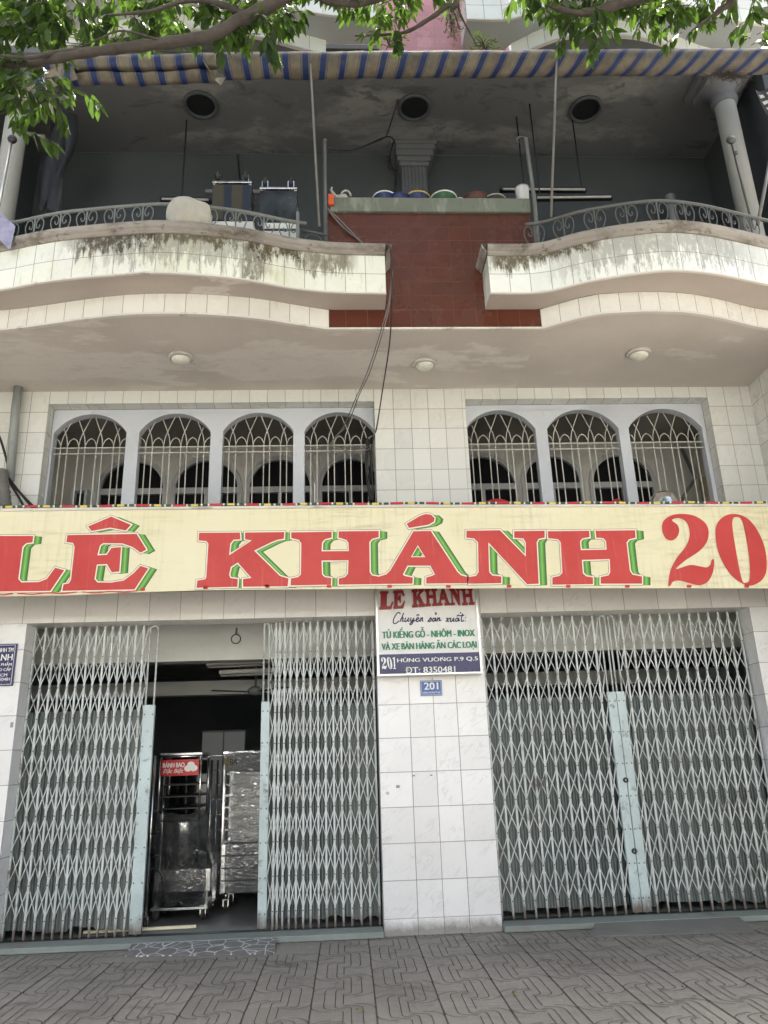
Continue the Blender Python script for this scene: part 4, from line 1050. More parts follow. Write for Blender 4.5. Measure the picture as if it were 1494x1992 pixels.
H3 = z1_ - z0_
for body, wdt, a, c in (('TNHH TM', .175, .80, .90), ('ANH', .17, .60, .75), ('SẢN PHẨM', .19, .47, .57), ('CAO CẤP', .17, .35, .45), ('HCM', .10, .22, .29), ('8350481', .15, .12, .19)):
    r_ = x1_ - (.028 if wdt > .11 else .06)
    text(body, r_ - wdt, r_, z0_ + H3 * a, z0_ + H3 * c, 7.822, M['txt_white'], S3, bold=.025)

# ================================================================== CEILING LAMPS under the soffit
LAMPS = [((352, 697), 'round opal ceiling lamp under the left balcony soffit'), ((826, 710), 'round opal ceiling lamp between the two balconies, above the tiled pillar'), ((1242, 690), 'round opal ceiling lamp under the right balcony soffit')]
lamp0 = None
for (q, lab) in LAMPS:
    p = pZ(q[0], q[1] - 4, 5.605)
    if lamp0 is None:
        lamp0 = thing('ceiling_lamp', lab, 'lamp', (p.x, p.y, 5.603), 'round lamps under the soffit')
        b = MB(); b.lathe([(0, 5.604), (.125, 5.604), (.128, 5.585), (.118, 5.572), (.10, 5.568), (.098, 5.58)], (p.x, p.y, 0), n=32); b.build('rim', M['lamprim'], lamp0)
        b = MB(); b.lathe([(.099, 5.575), (.092, 5.555), (.07, 5.535), (.04, 5.523), (.0, 5.519)], (p.x, p.y, 0), n=32); b.build('diffuser', M['lampglass'], lamp0)
    else:
        c = lamp0.copy(); COL.objects.link(c); c.location = (p.x, p.y, 5.603); c['label'] = lab
        for ch in list(lamp0.children):
            k = ch.copy(); COL.objects.link(k); k.parent = c

# ================================================================== BALCONY RAILINGS
def spiral(cx, cz, r0, turns, sgn, a0, n=16):
    out = []
    for i in range(n + 1):
        t = i / n; r = r0 * (1 - .72 * t); a = a0 + sgn * turns * 2 * math.pi * t
        out.append((cx + r * math.cos(a), cz + r * math.sin(a)))
    return out
def railing(label, par, posts, z_top, x_lim, mat, end_scrolls=()):
    pts = [p - n * .055 for p, n in zip(crv(par, 12), normals2(crv(par, 12)))]
    pts = sorted(pts, key=lambda p: p.x)
    pts = [p for p in pts if x_lim[0] <= p.x <= x_lim[1]]
    def at(x):
        for p, q in zip(pts, pts[1:]):
            if p.x <= x <= q.x:
                f = (x - p.x) / (q.x - p.x); t = (q - p).normalized(); return p.lerp(q, f), t
        p = pts[0] if x < pts[0].x else pts[-1]; return p, Vector((1, 0, 0))
    o = thing('balcony_railing', label, 'railing', (sum(x_lim) / 2, 6.2, 6.34), 'scrolled balcony railings')
    b = MB(); b.tube([(p.x, p.y, z_top) for p in resample(pts, .1)], .019, 10); b.build('handrail', mat, o)
    for x in posts:
        c, t = at(x); zb = 6.338
        b = MB(); b.obox((c.x, c.y, zb), (c.x, c.y, z_top - .012), .014, .014); b.build('baluster', mat, o)
        for s in (-1, 1):
            hz = z_top - zb
            path = [(u * .86, zb + hz * v) for u, v in ((.006, .06), (.045, .16), (.095, .38), (.118, .62), (.105, .84), (.068, .94), (.032, .84), (.022, .66), (.042, .54), (.066, .60), (.062, .68))]
            P = [(c.x + t.x * s * u, c.y + t.y * s * u, z) for u, z in path]
            b = MB(); b.tube(cat(P, 3), .0062, 6); b.build('scroll', mat, o)
    for x in end_scrolls:
        c, t = at(x)
        b = MB(); b.obox((c.x, c.y, 6.338), (c.x, c.y, z_top + .12), .03, .03); b.build('end_post', mat, o)
    return o
railing('grey wrought iron railing with scrolls on the left balcony', PL, [-3.2, -2.93, -2.66, -2.40, -2.13, -1.86, -1.27, -1.0, -.74, -.50], 6.615, (-3.6, -.32), M['rail_pale'], (-.42,))
railing('dark wrought iron railing with scrolls on the right balcony', PR, [1.95, 2.22, 2.50, 2.79, 3.08, 3.36, 3.62, 3.88, 4.13], 6.655, (1.86, 4.9), M['rail'])
b = MB()
o = thing('iron_gate_panel', 'short dark scrolled iron panel beside the oxblood tiled panel on the left balcony', 'railing panel', (-.25, 6.42, 6.34))
b.tube([(-.40, 6.34, 6.60), (-.14, 6.42, 6.60)], .014, 8); b.tube([(-.40, 6.34, 6.36), (-.14, 6.42, 6.36)], .008, 6); b.build('rail', M['iron'], o)
b = MB(); b.tube([(-.27 + .09 * math.cos(a * .524), 6.38 + .028 * math.cos(a * .524), 6.48 + .10 * math.sin(a * .524)) for a in range(13)], .006, 6); b.build('hoop', M['iron'], o)

# ================================================================== AWNING
aw = thing('striped_awning', 'old blue and cream striped awning bunched along the top balcony edge', 'awning', (.8, 5.85, 8.2))
def awning(x0, x1, prof, seed, kfn, dy=0, dz=0, zfn=None, amp=.014, nm='canvas', x_end_cap=True):
    r = random.Random(seed); ph = [r.uniform(0, 6.28) for _ in range(8)]
    P = cat([(y, z, 0) for y, z in prof], 5); n = max(8, int((x1 - x0) / .035)); V = []; U = []; L = [0]
    for a, c in zip(P, P[1:]): L.append(L[-1] + (c - a).length)
    for i in range(n + 1):
        x = x0 + (x1 - x0) * i / n
        for j, p in enumerate(P):
            t = j / (len(P) - 1)
            wv = amp * (math.sin(x * 7.3 + ph[0] + t * 2) + .7 * math.sin(x * 13.1 + ph[1] - t * 3) + .6 * math.sin(x * 3.1 + ph[2]) + .45 * math.sin(x * 29 + ph[3] + 5 * t)) * (.25 + t)
            z = p.y + dz + (zfn(x) if zfn else 0) + wv * .7
            V.append((x, p.x + dy + wv, z)); U.append((x + kfn(x) * L[j], L[j]))
    m_ = len(P); F = [(i * m_ + j, (i + 1) * m_ + j, (i + 1) * m_ + j + 1, i * m_ + j + 1) for i in range(n) for j in range(m_ - 1)]
    b = MB(); b.mesh(V, F, 0, True, U); o = b.build(nm, M['awning'], aw, fix=False)
    sm = o.modifiers.new('Solidify', 'SOLIDIFY'); sm.thickness = .004
    return o
PRO = [(5.94, 8.43), (5.84, 8.41), (5.795, 8.34), (5.80, 8.26), (5.845, 8.21), (5.91, 8.19), (5.965, 8.20), (5.99, 8.24)]
def zl(x): return .028 * (x - 1.8)
awning(-1.14, 4.9, PRO, 3, lambda x: .17 + .20 * x if x > -.2 else .10 + .25 * x, zfn=lambda x: .030 * (x - 1.8))
PROL = [(5.94, 8.43), (5.85, 8.42), (5.80, 8.37), (5.79, 8.31), (5.82, 8.25), (5.90, 8.27), (5.86, 8.22), (5.92, 8.18), (5.98, 8.19), (6.0, 8.24)]
awning(-3.02, -1.20, PROL, 8, lambda x: -.10, zfn=lambda x: .048 * (x - 1.6) + .03, amp=.022)
b = MB(); b.tube([(x, 5.935 + .01 * math.sin(x * 2), 8.44 + (.030 * (x - 1.8) if x > -1.2 else .044 * (x - 1.6) + .03)) for x in frange(-3.1, 4.9, .2)], .02, 8); b.build('pipe', M['iron'], aw)
# torn corner hanging at the fold
b = MB(); V = []
A = [pY(388, 106, 5.80), pY(402, 130, 5.72), pY(418, 156, 5.70), pY(430, 166, 5.76), pY(440, 150, 5.86), pY(416, 150, 5.90), pY(400, 118, 5.90)]
b.face([A[0], A[1], A[6]]); b.face([A[1], A[2], A[5], A[6]]); b.face([A[2], A[3], A[4], A[5]]); b.build('torn_flap', M['awning'], aw, fix=False)
A = [pY(62, 160, 5.84), pY(80, 128, 5.80), pY(150, 142, 5.74), pY(134, 158, 5.82), pY(112, 168, 5.9)]
b = MB()
P1 = cat([pY(0, 188, 5.95), pY(66, 140, 5.86), pY(140, 128, 5.80)], 6); P2 = cat([pY(25, 214, 6.02), pY(100, 172, 5.90), pY(152, 154, 5.84)], 6)
V = []; U = []
for i, (a, c) in enumerate(zip(P1, P2)):
    for t in (0, .33, .66, 1): q = a.lerp(c, t); V.append(q + Vector((0, -.04 * math.sin(math.pi * t), 0))); U.append((i * .045 + t * .12, t))
b.mesh(V, [(i * 4 + j, i * 4 + j + 1, i * 4 + 5 + j, i * 4 + 4 + j) for i in range(len(P1) - 1) for j in range(3)], 0, True, U); b.build('hanging_corner', M['awning'], aw, fix=False)
b = MB(); a_, c_ = pY(634, 93, 5.98), pY(738, 92, 5.98); b.box(a_.x, c_.x, 5.96, 6.16, a_.z - .03, a_.z + .035)
tag(b.build('old_plank', M['iron'], None, (a_.x, 5.98, a_.z), bevel=.005), 'dark weathered plank lying along the top of the awning left of the pink panel', 'plank')
# nest of twigs on the awning
b = MB(); rr = random.Random(5); c0 = pY(1418, 147, 5.74)
for i in range(90):
    a = Vector((rr.gauss(0, .09), rr.gauss(0, .02), rr.gauss(0, .016))); d = Vector((rr.uniform(-1, 1), rr.uniform(-.3, .3), rr.uniform(-.3, .3))).normalized() * .06
    b.tube([c0 + a - d, c0 + a + d * .2 + Vector((0, 0, rr.uniform(-.01, .01))), c0 + a + d], .0028, 4, cap=False)
tag(b.build('twig_nest', M['bark'], None, c0), 'dry twig nest caught under the right end of the striped awning', 'nest')
# rods
def rod(name, label, a, c, r, mat, cat_='rod', grp=None):
    b = MB(); b.tube([a, c], r, 8); return tag(b.build(name, mat, None, c), label, cat_, grp)
rod('awning_rod', 'thin grey rod from the awning down to the left balcony coping', pY(603, 108, 5.80), pY(621, 440, 6.24), .013, M['rod'], grp='thin awning rods')
rod('awning_rod', 'thin grey rod from the awning down to the right balcony', pY(1083, 100, 5.80), pY(1072, 422, 6.12), .013, M['rod'], grp='thin awning rods')
o = thing('wire_post', 'dark iron post left of the oxblood panel carrying black wires', 'post', (-.15, 6.5, 6.34))
b = MB(); b.tube([(-.15, 6.50, 5.84), (-.155, 6.50, 7.86)], .022, 10); b.build('shaft', M['iron'], o)
b = MB(); b.lathe([(0, 7.89), (.026, 7.88), (.026, 7.85)], (-.155, 6.5, 0), n=10); b.build('cap', M['iron'], o)
o = thing('hooked_post', 'grey iron post with a hooked top right of the planter trough', 'post', (2.05, 6.5, 6.34))
b = MB(); b.tube([(2.02, 6.50, 5.84), (2.05, 6.5, 7.1), (2.03, 6.50, 7.93)], .022, 10); b.build('shaft', M['rod'], o)
b = MB(); b.tube([(2.03 + .05 * math.cos(a * .5) - .05, 6.5, 7.9 + .05 * math.sin(a * .5)) for a in range(0, 9)], .012, 8); b.build('hook', M['iron'], o)
o = thing('awning_crank', 'thin dark rod with a knob leaning on the right round column', 'rod', pY(1464, 440, 6.34))
b = MB(); b.tube([pY(1424, 280, 6.36), pY(1464, 440, 6.34)], .012, 8); b.build('shaft', M['iron'], o)
b = MB(); c0 = pY(1422, 272, 6.36); b.lathe([(0, -.03), (.045, -.02), (.05, 0), (.045, .02), (0, .03)], c0, 'y', 14); b.lathe([(0, -.03), (.03, 0), (0, .03)], pY(1431, 297, 6.35), 'y', 10); b.build('knob', M['iron'], o)
o = thing('awning_crank', 'pale metal rod with a black knob in front of the left round column', 'rod', pY(2, 400, 6.3))
b = MB(); b.tube([pY(22, 274, 6.32), pY(-6, 420, 6.3)], .014, 8); b.build('shaft', M['alu'], o)
b = MB(); b.lathe([(0, -.03), (.042, -.02), (.046, 0), (.042, .02), (0, .03)], pY(24, 271, 6.32), 'y', 14); b.build('knob', M['black'], o)
rod('brace_rod', 'grey rod tied to the railing at the far right edge', pY(1500, 300, 6.3), pY(1474, 437, 6.22), .018, M['rod'])

# ================================================================== BALCONY CLUTTER
# white plaster sack draped over the left railing
def blob(c, rx, ry, rz, seed, nu=20, nv=12, amp=.12, sq=.7):
    r = random.Random(seed); ph = [r.uniform(0, 6.28) for _ in range(6)]; V = []
    for j in range(nv + 1):
        th = math.pi * j / nv
        for i in range(nu):
            a = 2 * math.pi * i / nu
            k = 1 + amp * (math.sin(3 * a + ph[0] + 2 * th) * .5 + math.sin(5 * a + ph[1] - 3 * th) * .35 + math.sin(2 * th + 2 * a + ph[2]) * .4)
            f = lambda v: math.copysign(abs(v) ** sq, v)
            V.append((c[0] + rx * k * f(math.sin(th)) * f(math.cos(a)), c[1] + ry * k * f(math.sin(th)) * f(math.sin(a)), c[2] + rz * f(math.cos(th)) * (1 + amp * .3 * math.sin(a * 2 + ph[3]))))
    F = [(j * nu + i, j * nu + (i + 1) % nu, (j + 1) * nu + (i + 1) % nu, (j + 1) * nu + i) for j in range(nv) for i in range(nu)]
    return V, F
p = pY(367, 425, 6.0); V, F = blob((p.x, 6.02, 6.49), .20, .13, .17, 4, nu=48, nv=30, amp=.10, sq=.72)
rs = random.Random(9); fold = [(rs.uniform(6, 22), rs.uniform(0, 6.28), rs.uniform(-9, 9)) for _ in range(7)]
V = [(x + (x - p.x) * (.12 - .5 * (z - 6.49)) * .6 + .004 * sum(math.sin(f0 * x * 1.7 + f2 * z + f1) for f0, f1, f2 in fold), y + .006 * sum(math.sin(f0 * x + 9 * z + f1) for f0, f1, f2 in fold), z + .004 * sum(math.sin(f0 * x * 1.3 + f2 + f1) for f0, f1, f2 in fold)) for x, y, z in V]
b = MB(); b.mesh(V, F, 0, True); o = b.build('plaster_sack', M['sackwhite'], None, (p.x, 6.02, 6.335)); tag(o, 'dusty off-white sack slumped on the left balcony coping', 'sack')
# upturned steel trolleys on the balcony
def trolley(label, x0, x1, ztop, cover, Y=6.62):
    o = thing('upturned_trolley', label, 'trolley', ((x0 + x1) / 2, Y + .15, 5.84), 'upturned trolleys on the left balcony')
    b = MB()
    for x in (x0 + .015, x1 - .015):
        for y in (Y + .01, Y + .34): b.box(x - .014, x + .014, y - .014, y + .014, 5.842, ztop)
    b.build('frame_post', M['steel_mid'], o)
    b = MB(); n = 14; V = []; U = []
    for i in range(n + 1):
        x = x0 + (x1 - x0) * i / n
        for j in range(9):
            z = ztop - .02 - (ztop - 6.1) * j / 8; V.append((x, Y - .02 - .018 * math.sin(i * .9 + .3 * j) * (j / 8) - .012 * math.sin(j * 1.1), z)); U.append((x, z))
    b.mesh(V, [(i * 9 + j, i * 9 + 9 + j, i * 9 + 10 + j, i * 9 + j + 1) for i in range(n) for j in range(8)], 0, True, U); b.build('front_cover', cover, o, fix=False)
    b = MB(); b.box(x0 - .005, x1 + .005, Y - .03, Y + .36, ztop - .001, ztop + .022); b.build('base_plate', M['steel_mid'], o, bevel=.003)
    for x in (x0 + .05, x1 - .06):
        b = MB(); b.lathe([(.0, -.02), (.045, -.018), (.056, -.012), (.056, .012), (.045, .018), (0, .02)], (x, Y - .0, ztop + .105), 'x', 18); wv = b.build('caster', M['rubber'], o)
        b = MB()
        for s in (-1, 1): b.box(x + s * .03 - .004, x + s * .03 + .004, Y - .02, Y + .03, ztop + .022, ztop + .11)
        b.lathe([(.0, -.034), (.018, -.034), (.018, .034), (0, .034)], (x, Y - .0, ztop + .105), 'x', 10); b.build('fork', M['chrome'], wv)
p0, p1 = pY(414, 356, 6.6), pY(489, 356, 6.6); trolley('upturned trolley under a faded blue and brown striped cover on the left balcony', p0.x, p1.x, p0.z, M['oldstripe'])
p0, p1 = pY(506, 368, 6.6), pY(577, 368, 6.6); trolley('upturned bare stainless steel trolley on the left balcony', p0.x, p1.x, p0.z, M['darksteel'])
p0, p1 = pY(408, 436, 6.45), pY(495, 455, 6.45)
o = thing('white_crate', 'white crate behind the left balcony railing under the striped cover', 'crate', ((p0.x + p1.x) / 2, 6.5, 5.84))
b = MB(); b.box(p0.x, p1.x, 6.40, 6.56, 5.842, p0.z); b.build('body', M['white'], o, bevel=.01); b = MB(); b.box(p0.x - .008, p1.x + .008, 6.392, 6.568, p0.z + .001, p0.z + .022); b.build('rim', M['dark'], o)
p0, p1 = pY(512, 436, 6.45), pY(578, 470, 6.45)
o = thing('white_crate', 'taller white crate behind the left railing under the steel trolley', 'crate', ((p0.x + p1.x) / 2, 6.5, 5.84))
b = MB(); b.box(p0.x, p1.x, 6.40, 6.56, 5.842, p0.z - .02); b.build('body', M['white'], o, bevel=.01); b = MB(); b.box(p0.x - .006, p1.x + .006, 6.392, 6.568, p0.z - .12, p0.z - .10); b.build('strap', M['dark'], o)
# fluorescent fittings hung on the balcony ceiling
def tubelight(label, a, c, rodx, Y):
    o = thing('hanging_tube_light', label, 'light fitting', ((a[0] + c[0]) / 2, Y, a[1]), 'hung tube light fittings')
    b = MB(); b.obox((a[0], Y, a[1]), (c[0], Y, c[1]), .05, .06); b.build('channel', M['dark'], o)
    b = MB(); b.tube([(a[0] + .03, Y - .045, a[1] - .03), (c[0] - .03, Y - .045, c[1] - .03)], .014, 8); b.build('tube', M['lamprim'], o)
    for x in rodx:
        b = MB(); b.obox((x, Y, a[1] + .02), (x, Y, 9.15), .016, .01); b.build('hanger', M['black'], o)
q0, q1 = pY(312, 388, 7.5), pY(412, 390, 7.5); tubelight('dark hanging light fitting behind the left balcony railing', (q0.x, q0.z), (q1.x, q1.z), (q0.x + .25,), 7.5)
q0, q1 = pY(972, 369, 7.4), pY(1140, 370, 7.4); tubelight('upper of the two hanging light fittings right of the planter trough', (q0.x, q0.z), (q1.x, q1.z), (q0.x + .3, q1.x - .05), 7.4)
q0, q1 = pY(1038, 386, 7.2), pY(1190, 384, 7.2); tubelight('lower, longer hanging light fitting above the right railing', (q0.x, q0.z), (q1.x, q1.z), (q0.x + .08,), 7.2)
b = MB(); q = pY(440, 372, 7.6); b.box(q.x - .25, q.x + .75, 7.6, 7.66, q.z - .02, q.z + .03)
tag(b.build('wall_bracket', M['rod'], None, (q.x, 7.6, q.z)), 'pale horizontal bar behind the upturned trolleys', 'bar')
for x in (452, 474):
    pass
rod('hanging_strap', 'black straps hanging behind the striped trolley cover', pY(463, 303, 7.9), pY(468, 360, 7.5), .012, M['black'], 'strap')
# pots on the planter trough
PZ = 7.167
def pot(name, label, cat_, px_, r, h, mat, rim, handle=None, lean=0):
    h = h * (.62 if h < .2 else 1)
    X = pY(px_, 384, 6.66).x
    o = thing(name, label, cat_, (X, 6.68, PZ))
    b = MB(); b.lathe([(0, PZ + .001), (r * .78, PZ + .001), (r * .95, PZ + h * .8), (r, PZ + h)], (X, 6.68, 0), n=22); b.build('body', mat, o)
    b = MB(); b.lathe([(r * .9, PZ + h), (r * 1.04, PZ + h - .004), (r * 1.06, PZ + h + .008), (r * .98, PZ + h + .014), (r * .88, PZ + h + .004)], (X, 6.68, 0), n=22); b.build('rim', rim, o)
    if handle:
        b = MB(); b.tube([(X + r * math.cos(a * .3), 6.66, PZ + h + r * .55 * math.sin(a * .3)) for a in range(0, 11)], .006, 6); b.build('handle', handle, o)
pot('paint_bucket', 'blue bucket with a raised yellow handle, leftmost on the planter trough', 'bucket', 748, .125, .16, M['blue'], M['white'], M['yellow'])
pot('paint_bucket', 'blue bucket in the middle of the three on the planter trough', 'bucket', 777, .12, .135, M['blue'], M['blue'], M['yellow'])
pot('paint_bucket', 'blue bucket right in front of the fluted pilaster on the trough', 'bucket', 812, .135, .15, M['blue'], M['yellow'], None)
pot('paint_bucket', 'white and green bucket right of the fluted pilaster', 'bucket', 863, .14, .155, M['green'], M['white'], M['white'])
pot('small_bowl', 'small pale bowl between the green bucket and the brown pot', 'bowl', 893, .07, .10, M['white'], M['lamprim'])
pot('clay_pot', 'wide brown clay pot on the planter trough', 'pot', 925, .14, .14, M['brown'], M['brown'])
pot('small_bowl', 'black bowl with a pale rim at the right of the brown clay pot', 'bowl', 962, .12, .12, M['dark'], M['lamprim'])
pot('paint_tin', 'upright white tin at the right end of the planter trough', 'tin', 1018, .075, .24, M['white'], M['lamprim'])
b = MB(); q = pY(662, 384, 6.62); V, F = blob((q.x, 6.64, PZ + .055), .085, .05, .06, 11, amp=.3, sq=.8); b.mesh(V, F, 0, True)
b.tube([(q.x + .06 + .05 * math.cos(a * .45), 6.62, PZ + .09 + .07 * math.sin(a * .45)) for a in range(8)], .012, 6); b.tube([(q.x - .05, 6.62, PZ + .08), (q.x - .10, 6.62, PZ + .17), (q.x - .085, 6.62, PZ + .20)], [.02, .014, .01], 6)
tag(b.build('plastic_bag', M['lamprim'], None, (q.x, 6.64, PZ)), 'knotted pale plastic bag at the left end of the planter trough', 'bag')
q = pY(644, 402, 6.5); b = MB(); b.box(q.x - .028, q.x + .03, 6.49, 6.526, 7.04, 7.175); tag(b.build('orange_block', M['orange'], None, (q.x, 6.51, 7.0), bevel=.006), 'bright orange plastic block at the left corner of the planter trough', 'block')
# cloths at the edges
b = MB(); V = []; U = []
A, C = pY(0, 395, 6.12), pY(30, 440, 6.1)
for i in range(9):
    for j in range(9):
        u = i / 8; v = j / 8; top = A.lerp(C, u); V.append(top + Vector((-.1 * (1 - u), -.03 * math.sin(u * 14) * v, -.28 * v))); U.append((u, v))
b.mesh(V, [(i * 9 + j, i * 9 + 9 + j, i * 9 + 10 + j, i * 9 + j + 1) for i in range(8) for j in range(8)], 0, True, U)
tag(b.build('draped_cloth', M['cloth_blue'], None, (A.x, 6.1, A.z), fix=False), 'lilac and grey cloth draped over the left end of the railing', 'cloth')
b = MB(); V = []; U = []
A, C = pY(1470, 175, 6.2), pY(1560, 150, 6.2)
for i in range(13):
    for j in range(13):
        u, v = i / 12, j / 12; V.append(A.lerp(C, u) + Vector((.10 * v, .05 * math.sin(u * 9 + 3 * v) - .1 * v, -.62 * v))); U.append((u * .8, v * .8))
b.mesh(V, [(i * 13 + j, i * 13 + 13 + j, i * 13 + 14 + j, i * 13 + j + 1) for i in range(12) for j in range(12)], 0, True, U)
tag(b.build('checked_cloth', M['check'], None, (A.x, 6.2, A.z), fix=False), 'black and white checked cloth hanging at the upper right edge', 'cloth')
b = MB(); V = []; 
for i, (u, x) in enumerate(zip(range(7), (0, .05, .11, .15, .21, .26, .30))):
    for j in range(9): V.append((-3.40 + x * (1.15 - j * .04) + .04 * math.sin(j + i), 7.15 + .05 * math.sin(i * 2.1 + j * .4), 8.85 - j * .17))
b.mesh(V, [(i * 9 + j, i * 9 + 9 + j, i * 9 + 10 + j, i * 9 + j + 1) for i in range(6) for j in range(8)], 0, True)
tag(b.build('dark_tarp', M['dark'], None, (-3.3, 7.15, 8.8), fix=False), 'dark tarpaulin bundled beside the left round column', 'tarpaulin')
b = MB()
for dx, dz_, hh_ in ((0, 0, 1.5), (.09, .05, 1.3), (.2, 0, 1.1), (.28, .03, 1.25)): b.obox((4.22 + dx, 7.55 + dz_, 5.845), (4.20 + dx * .9, 7.6, 5.845 + hh_), .05, .05)
tag(b.build('stacked_poles', M['dark'], None, (4.3, 7.55, 5.84)), 'dark poles stacked in the corner behind the right round column', 'poles')
b = MB(); b.lathe([(.06, 7.0), (.06, 8.3)], (4.22, 7.8, 0), n=14); b.lathe([(.072, 7.0), (.072, 7.06)], (4.22, 7.8, 0), n=14); b.tube([(4.22, 7.8, 5.845), (4.22, 7.8, 7.0)], .05, 10)
tag(b.build('drain_pipe', M['pipe'], None, (4.22, 7.8, 5.84)), 'grey pipe on the back wall beside the right round column', 'pipe')

# ================================================================== CABLES AND PIPES
def cable(name, label, runs, mat, r=.008, cat_='cable', grp=None):
    b = MB()
    for run in runs: b.tube(cat(run, 6), r, 6)
    o = b.build(name, mat, None, run[0]); return tag(o, label, cat_, grp)
c1 = pY(783, 160, 7.1)
cable('black_cable', 'black cables tied between the iron post and the pilaster capital', [
    [pY(634, 288, 6.5), pY(690, 291, 6.8), pY(752, 266, 7.2), pY(769, 276, 7.7)],
    [pY(634, 286, 6.5), pY(680, 292, 6.8), pY(735, 274, 7.1), pY(752, 264, 7.2)],
    [c1, pY(768, 215, 7.2), pY(752, 264, 7.25)],
    [pY(766, 276, 7.72), pY(758, 310, 7.74), pY(768, 340, 7.74), pY(767, 384, 7.75)],
    [pY(768, 276, 7.7), pY(771, 330, 7.7), pY(772, 385, 7.7)], [pY(764, 278, 7.72), pY(756, 325, 7.75), pY(771, 335, 7.72), pY(765, 385, 7.72)]], M['blackcable'], .0085)
cable('slack_cable', 'two brown-grey cables slanting across the oxblood tiled panel', [
    [pY(637, 405, 6.52), pY(660, 427, 6.52), pY(690, 458, 6.53), pY(714, 482, 6.53)], [pY(637, 407, 6.51), pY(665, 440, 6.52), pY(694, 464, 6.53), pY(716, 484, 6.52)]], M['greycable'], .009)
cable('slack_cable', 'long thin cables hanging from the balcony gap into the fourth arched window', [
    [pY(763, 525, 6.22), pY(757, 585, 6.26), pY(742, 640, 6.4), pY(716, 720, 6.9), pY(690, 780, 7.5), pY(668, 830, 7.95), pY(640, 870, 8.0), pY(668, 880, 7.98), pY(720, 868, 7.98)],
    [pY(764, 530, 6.22), pY(758, 590, 6.27), pY(745, 645, 6.4), pY(720, 722, 6.9), pY(698, 770, 7.5), pY(676, 825, 7.96), pY(646, 862, 8.0), pY(690, 880, 7.97), pY(722, 872, 7.97)]], M['greycable'], .0055)
cable('slack_cable', 'single black cable hanging just right of the thin cable pair', [
    [pY(759, 480, 6.2), pY(763, 560, 6.22), pY(760, 640, 6.45), pY(755, 690, 6.9), pY(744, 760, 7.5), pY(733, 830, 7.82), pY(722, 880, 7.9), pY(727, 960, 7.98)]], M['blackcable'], .0075)
cable('cable_bundle', 'tangled dark cables bunched at the right of the fourth arched window', [
    [pY(718 + random.uniform(-6, 6), 850 + random.uniform(0, 30), 7.985), pY(718 + random.uniform(-7, 7), 905, 7.98), pY(722 + random.uniform(-5, 5), 975, 7.985)] for _ in range(9)], M['blackcable'], .007)
cable('black_cable', 'thick black cables sloping behind the banner at its left end', [
    [pY(-10, 830, 7.7), pY(2, 858, 7.72), pY(14, 900, 7.72), pY(20, 935, 7.7), pY(48, 968, 7.6), pY(70, 990, 7.4)], [pY(20, 934, 7.7), pY(45, 966, 7.62), pY(66, 992, 7.4)], [pY(18, 938, 7.72), pY(35, 965, 7.6), pY(50, 992, 7.4)]], M['blackcable'], .013)
b = MB(); b.tube([pY(36, 752, 7.74), pY(30, 800, 7.74), pY(19, 935, 7.74)], .047, 14); pts = [pY(19, 930, 7.74), pY(17, 950, 7.70)]
o = b.build('drain_pipe', M['pipe'], None, pY(18, 950, 7.74)); tag(o, 'glossy grey drain pipe left of the arched windows', 'pipe')
b = MB(); pp = [pY(0, 918, 7.62), pY(3, 940, 7.60), pY(8, 965, 7.56), pY(12, 990, 7.5)]; ps = cat(pp, 8); b.tube(ps, [.075 + .006 * math.sin(i * 1.9) - .0008 * i for i in range(len(ps))], 14)
tag(b.build('flexible_duct', M['ridge'], None, pp[-1]), 'wrapped grey flexible duct beside the drain pipe at the left edge', 'duct')
# things peeping over the banner
b = MB(); q = pY(1290, 976, 7.55); b.lathe([(.15, -.05), (.145, .0), (.12, .06), (.07, .10), (0, .115)], q, n=20)
tag(b.build('vent_dome', M['chrome'], None, q), 'shiny silver dome peeping over the banner at the right windows', 'vent')
for px_, lab in ((968, 'grey and red folded tent shape over the banner under the fifth arched window'), (1200, 'small red cloth lump on the banner top under the sixth arched window')):
    q = pY(px_, 984, 7.5); V, F = blob((q.x, 7.5, q.z), .14 if px_ < 1000 else .07, .06, .075, px_, amp=.1, sq=.9); b = MB(); b.mesh(V, F, 0, True)
    tag(b.build('folded_cloth', M['redcloth'], None, q), lab, 'cloth')

# ================================================================== INSIDE THE OPEN DOORWAY
def caster(x, y, z0, par, r=.055):
    b = MB(); b.lathe([(0, -.018), (r * .8, -.018), (r, -.01), (r, .01), (r * .8, .018), (0, .018)], (x, y, z0 + r), 'x', 18); w_ = b.build('caster', M['rubber'], par)
    b = MB()
    for s in (-1, 1): b.obox((x + s * .026, y, z0 + r), (x + s * .026, y + .01, z0 + r * 2 + .03), .03, .004, (1, 0, 0))
    b.box(x - .035, x + .035, y - .03, y + .04, z0 + r * 2 + .03, z0 + r * 2 + .036); b.build('fork', M['steel_mid'], w_)
CY = 8.78
def cz_(x, y): return pY(x, y, CY)
K = thing('bun_steamer_cart', 'film-wrapped stainless steel bun cart with a red sign in the open doorway', 'food cart', (cz_(350, 1780).x, CY, .05))
x0, x1 = cz_(303, 1600).x, cz_(388, 1600).x; zt0 = cz_(345, 1472).z; zmid = cz_(345, 1590).z; D = .50
b = MB()
for x in (x0 + .012, x1 - .012):
    for y in (CY + .012, CY + D): b.tube([(x, y, zmid - .02), (x, y, zt0)], .012, 8)
b.tube([(x0, CY + .01, zt0), (x1, CY + .01, zt0)], .012, 8); b.tube([(x0, CY + D, zt0), (x1, CY + D, zt0)], .012, 8)
b.build('frame_post', M['chrome'], K)
b = MB(); b.box(x0, x1, CY, CY + D, zt0 + .013, zt0 + .04); b.build('roof', M['steel_mid'], K, bevel=.006)
zs0, zs1 = cz_(345, 1509).z, cz_(345, 1478).z
